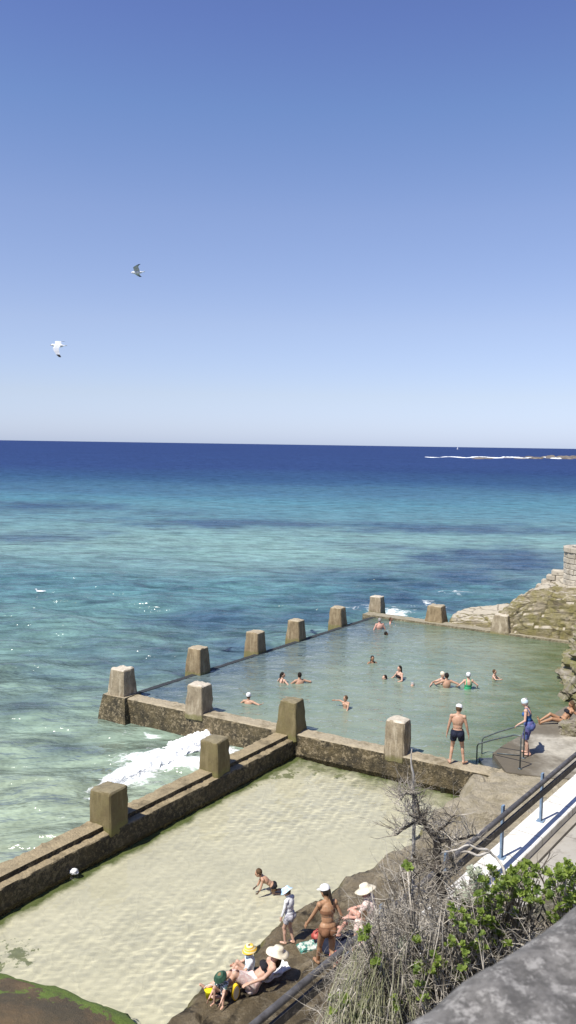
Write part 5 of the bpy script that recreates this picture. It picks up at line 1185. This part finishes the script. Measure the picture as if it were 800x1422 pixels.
# ================================================================ GULLS, BOAT, BELONGINGS
GW = mottled('white_feather', (.82, .82, .82), (.70, .71, .73), 6, .8, .1, .005, world=False); GG = mottled('grey_feather', (.55, .57, .60), (.42, .44, .48), 6, .8, .1, .005, world=False); GBK = cloth('black_feather', (.02, .02, .022)); GO = cloth('orange_bill', (.6, .12, .03))
def gull(label, c, head, up_l, up_r, sc=1.0, bank=0.0):
    root = empty('seagull', c, head, label=label, cat='gull'); root.rotation_euler = (bank, 0, head); root.scale = (sc,) * 3
    b = MB(); b.ell((0, 0, 0), ((0, .20, 0), (.07, 0, 0), (0, 0, .065)), 16, 12); b.ell((0, .20, .02), ((0, .06, 0), (.042, 0, 0), (0, 0, .045)), 12, 9); b.ell((0, .13, .01), ((0, .10, 0), (.052, 0, 0), (0, 0, .052)), 12, 9)
    me = b.build('body', GW, root)
    t = MB(); t.add([(-.02, -.15, .02), (.02, -.15, .02), (.075, -.31, .015), (0, -.32, .012), (-.075, -.31, .015), (-.02, -.15, -.005), (.02, -.15, -.005), (.075, -.31, .008), (0, -.32, .005), (-.075, -.31, .008)], [(0, 1, 2, 3, 4), (9, 8, 7, 6, 5), (0, 5, 6, 1), (1, 6, 7, 2), (2, 7, 8, 3), (3, 8, 9, 4), (4, 9, 5, 0)]); t.build('tail', GW, root)
    k = MB(); k.cone((0, .25, .018), (0, .30, .008), .012, .002, 8); k.build('bill', GO, root)
    for sx, a in ((-1, up_l), (1, up_r)):
        w = MB(); tp = MB(); rows = []
        prof = [(0, .12, -.10, .018), (.12, .14, -.09, .016), (.25, .16, -.06, .012), (.38, .10, -.08, .009), (.50, .02, -.11, .006)]
        def xyz(s, y, z):
            s1 = min(s, .25); s2 = max(0, s - .25); return (sx * (s1 * math.cos(a) + s2 * math.cos(a - .55)) + sx * .03, y, s1 * math.sin(a) + s2 * math.sin(a - .55) + z + .03)
        vs = []
        for s, y1, y2, th in prof:
            for y, z in ((y1, 0), ((y1 * .65 + y2 * .35), th), (y2, 0), ((y1 * .65 + y2 * .35), -th * .5)): vs.append(xyz(s, y, z))
        fs = [(i * 4 + q, i * 4 + (q + 1) % 4, i * 4 + 4 + (q + 1) % 4, i * 4 + 4 + q) for i in range(4) for q in range(4)] + [(0, 1, 2, 3), (16, 17, 18, 19)]
        w.add(vs, fs); wo = w.build('wing', GG, root, smooth=False)
        tv = []
        for s, y1, y2, th in ((.50, .022, -.112, .007), (.60, -.08, -.17, .003)):
            for y, z in ((y1, 0), ((y1 + y2) / 2, th), (y2, 0), ((y1 + y2) / 2, -th)): tv.append(xyz(s, y, z))
        tp.add(tv, [(q, (q + 1) % 4, 4 + (q + 1) % 4, 4 + q) for q in range(4)] + [(0, 1, 2, 3), (4, 5, 6, 7)]); tp.build('wing_tip', GBK, wo, smooth=False)
    return root
gull('gull gliding higher in the sky, wings half raised', pd(191, 378.5, 36), R(100), R(38), R(8), 1.0, R(-8))
gull('lower flying gull with one dark wing dipped down', pd(81, 480, 34), R(95), R(-38), R(38), 1.1, R(0))
c = pz(56, 822, .05)
root = empty('floating_gull', (c.x, c.y, .07), R(80), label='white gull floating alone on the sea at the left', cat='gull'); root.scale = (1.1, 1.1, .8)
b = MB(); b.ell((0, 0, .03), ((0, .26, 0), (.11, 0, 0), (0, 0, .085)), 16, 12); b.ell((0, -.26, .07), ((0, .12, 0), (.05, 0, 0), (0, 0, .03)), 12, 8); b.build('body', GW, root)
b = MB(); b.pill((0, .2, .06), (0, .24, .16), .05, .04); b.ell((0, .26, .18), ((0, .06, 0), (.045, 0, 0), (0, 0, .045)), 12, 9); b.build('head', GW, root)
b = MB(); b.cone((0, .31, .18), (0, .37, .17), .013, .003, 8); b.build('bill', GO, root)
# distant sail boat
c = pz(636, 622.5, 0); c = Vector((c.x, c.y, 0)).normalized() * 3200
root = empty('sailing_boat', c, 0, label='tiny white sailing boat on the horizon', cat='boat')
mb = MB(); mb.add([(-5, 0, 1.2), (0, 1.6, 1.4), (5.5, 0, 1.7), (0, -1.6, 1.4), (-4.2, 0, -.3), (0, .9, -.5), (4.4, 0, -.3), (0, -.9, -.5)], [(0, 1, 2, 3), (7, 6, 5, 4), (0, 4, 5, 1), (1, 5, 6, 2), (2, 6, 7, 3), (3, 7, 4, 0)]); mb.build('hull', GW, root, smooth=False)
mb = MB(); mb.cone((0, 0, 1), (0, 0, 13), .12, .06); mb.build('mast', GG, root)
mb = MB(); mb.add([(-.1, .1, 2), (-4.5, .5, 2.2), (-.1, .1, 12.6), (-.1, .04, 2), (-4.5, .44, 2.2), (-.1, .04, 12.6)], [(0, 1, 2), (5, 4, 3), (0, 3, 4, 1), (1, 4, 5, 2), (2, 5, 3, 0)]); mb.build('sail', GW, root, smooth=False)

c = pz(103, 1214, SZ)
boulder('floating_bag', (c.x, c.y, SZ + .06), (.10, .08, .065), cloth('white_plastic', (.80, .80, .80)), 'small crumpled white bag floating beside the inner face of the sea wall', 4, 'bag', 24, .35)

def on_shelf(px, py, dz=0.0):
    g = pz(px, py, .65)
    for _ in range(3): g = pz(px, py, shelf_z(g.x, g.y))
    return Vector((g.x, g.y, shelf_z(g.x, g.y) + dz))
def towel(name, px, py, wx, wy, rot, mat, label, cat='towel', bump_=.05, seed=0, th=.02):
    c = on_shelf(px, py); vs = []; n_ = 26
    for lay in (1, 0):
        for i in range(n_ + 1):
            for j in range(n_ + 1):
                u, v = (i / n_ - .5) * wx, (j / n_ - .5) * wy; x = u * math.cos(rot) - v * math.sin(rot); y = u * math.sin(rot) + v * math.cos(rot)
                e = max(0, fbm((u * 1.0 + seed, v, 0), 5, 4)) * bump_ * 2; edge = 1 - .15 * abs(noise.noise(Vector((u * 4, v * 4, seed))))
                vs.append((x * edge, y * edge, shelf_z(c.x + x, c.y + y, c.z) - c.z + .006 + (e + th) * lay))
    k = (n_ + 1) ** 2; fs = [(i * (n_ + 1) + j, (i + 1) * (n_ + 1) + j, (i + 1) * (n_ + 1) + j + 1, i * (n_ + 1) + j + 1) for i in range(n_) for j in range(n_)]
    fs += [tuple(q + k for q in f[::-1]) for f in fs]
    ed = [i * (n_ + 1) for i in range(n_ + 1)] + [n_ * (n_ + 1) + j for j in range(1, n_ + 1)] + [i * (n_ + 1) + n_ for i in range(n_ - 1, -1, -1)] + [j for j in range(n_ - 1, 0, -1)]
    fs += [(ed[i], ed[(i + 1) % len(ed)], ed[(i + 1) % len(ed)] + k, ed[i] + k) for i in range(len(ed))]
    return tag(mesh_obj(name, vs, fs, mat, loc=c), label, cat)
def bag(name, px, py, sz, mat, label, seed=0, handles=True, cat='bag'):
    c = on_shelf(px, py); root = empty(name, c, seed, label=label, cat=cat); mb = MB(); mb.ell((0, 0, 0), ((1, 0, 0), (0, 1, 0), (0, 0, 1)), 30, 20); vs = []
    for v in mb.v:
        v = Vector(v); v = Vector([math.copysign(abs(t) ** .75, t) for t in v]); e = 1 + .16 * fbm(v, 1.7, 4, seed)
        vs.append((v.x * sz[0] * e, v.y * sz[1] * e, sz[2] * .92 + v.z * sz[2] * e))
    mesh_obj('bag_body', vs, mb.f, mat, root)
    if handles:
        h = MB(); h.tube([(math.cos(t) * sz[0] * .55, 0, sz[2] * 1.75 + math.sin(t) * sz[2] * .8) for t in np.linspace(0, math.pi, 12)], .012, 6); h.build('handle', mat, root)
    return root
towel('beach_towel', 381, 1353, .62, .26, R(40), CL['white'], 'white towel crumpled behind the lounging woman', seed=2)
towel('beach_towel', 427, 1315, .36, .28, R(20), cloth('teal_print', (.05, .20, .16), (.50, .55, .48), 14, thr=(.46, .54)), 'green and white patterned towel on the rock beside the walking woman', seed=5)
towel('beach_towel', 480, 1312, 1.0, .7, R(30), CL['navy'], 'dark navy towel spread behind the walking woman', seed=9)
bag('beach_bag', 440, 1303, (.12, .09, .07), cloth('red_cloth', (.36, .06, .05), (.5, .2, .16)), 'red bag lying beside the green patterned towel', 1)
bag('beach_bag', 466, 1336, (.13, .10, .09), cloth('coral_cloth', (.68, .25, .22)), 'coral pink bag in front of the navy towel', 2, False)
bag('beach_bag', 487, 1332, (.14, .11, .12), CL['pale'], 'pale blue bag at the edge of the dry brush', 3, False)
c = on_shelf(326, 1388)
root = empty('bodyboard', c, R(60), label='small yellow edged board standing beside the toddler', cat='board'); root.rotation_euler = (R(8), 0, R(35))
mb = MB(); pr = [(math.sin(t) * .07, .15 - math.cos(t) * .15) for t in np.linspace(0, 2 * math.pi, 28)[:-1]]
mb.add([(x, -.03, z) for x, z in pr] + [(x, .03, z) for x, z in pr], [tuple(range(27)), tuple(range(27, 54))[::-1]] + [(i, (i + 1) % 27, 27 + (i + 1) % 27, 27 + i) for i in range(27)]); mb.build('board', cloth('yellow_foam', (.78, .52, .03)), root, smooth=False)
mb = MB(); pr2 = [(x * .75, (z - .15) * .85 + .15) for x, z in pr]; mb.add([(x, -.034, z) for x, z in pr2] + [(x, -.028, z) for x, z in pr2], [tuple(range(27)), tuple(range(27, 54))[::-1]] + [(i, (i + 1) % 27, 27 + (i + 1) % 27, 27 + i) for i in range(27)]); mb.build('deck', CL['cream'], root, smooth=False)
c = on_shelf(292, 1386)
root = empty('toy_bucket', c, 0, label='bright yellow toy bucket at the water edge left of the toddler', cat='bucket')
mb = MB(); mb.tube([(0, 0, 0), (0, 0, .005), (0, 0, .15), (0, 0, .165), (0, 0, .16), (0, 0, .03)], [.01, .07, .10, .108, .092, .065], 20); mb.build('pail', cloth('yellow_plastic', (.80, .68, .02)), root)
mb = MB(); mb.tube([(math.cos(t) * .105, 0, .16 + math.sin(t) * .08) for t in np.linspace(0, math.pi, 12)], .006, 6); mb.build('handle', CL['white'], root)
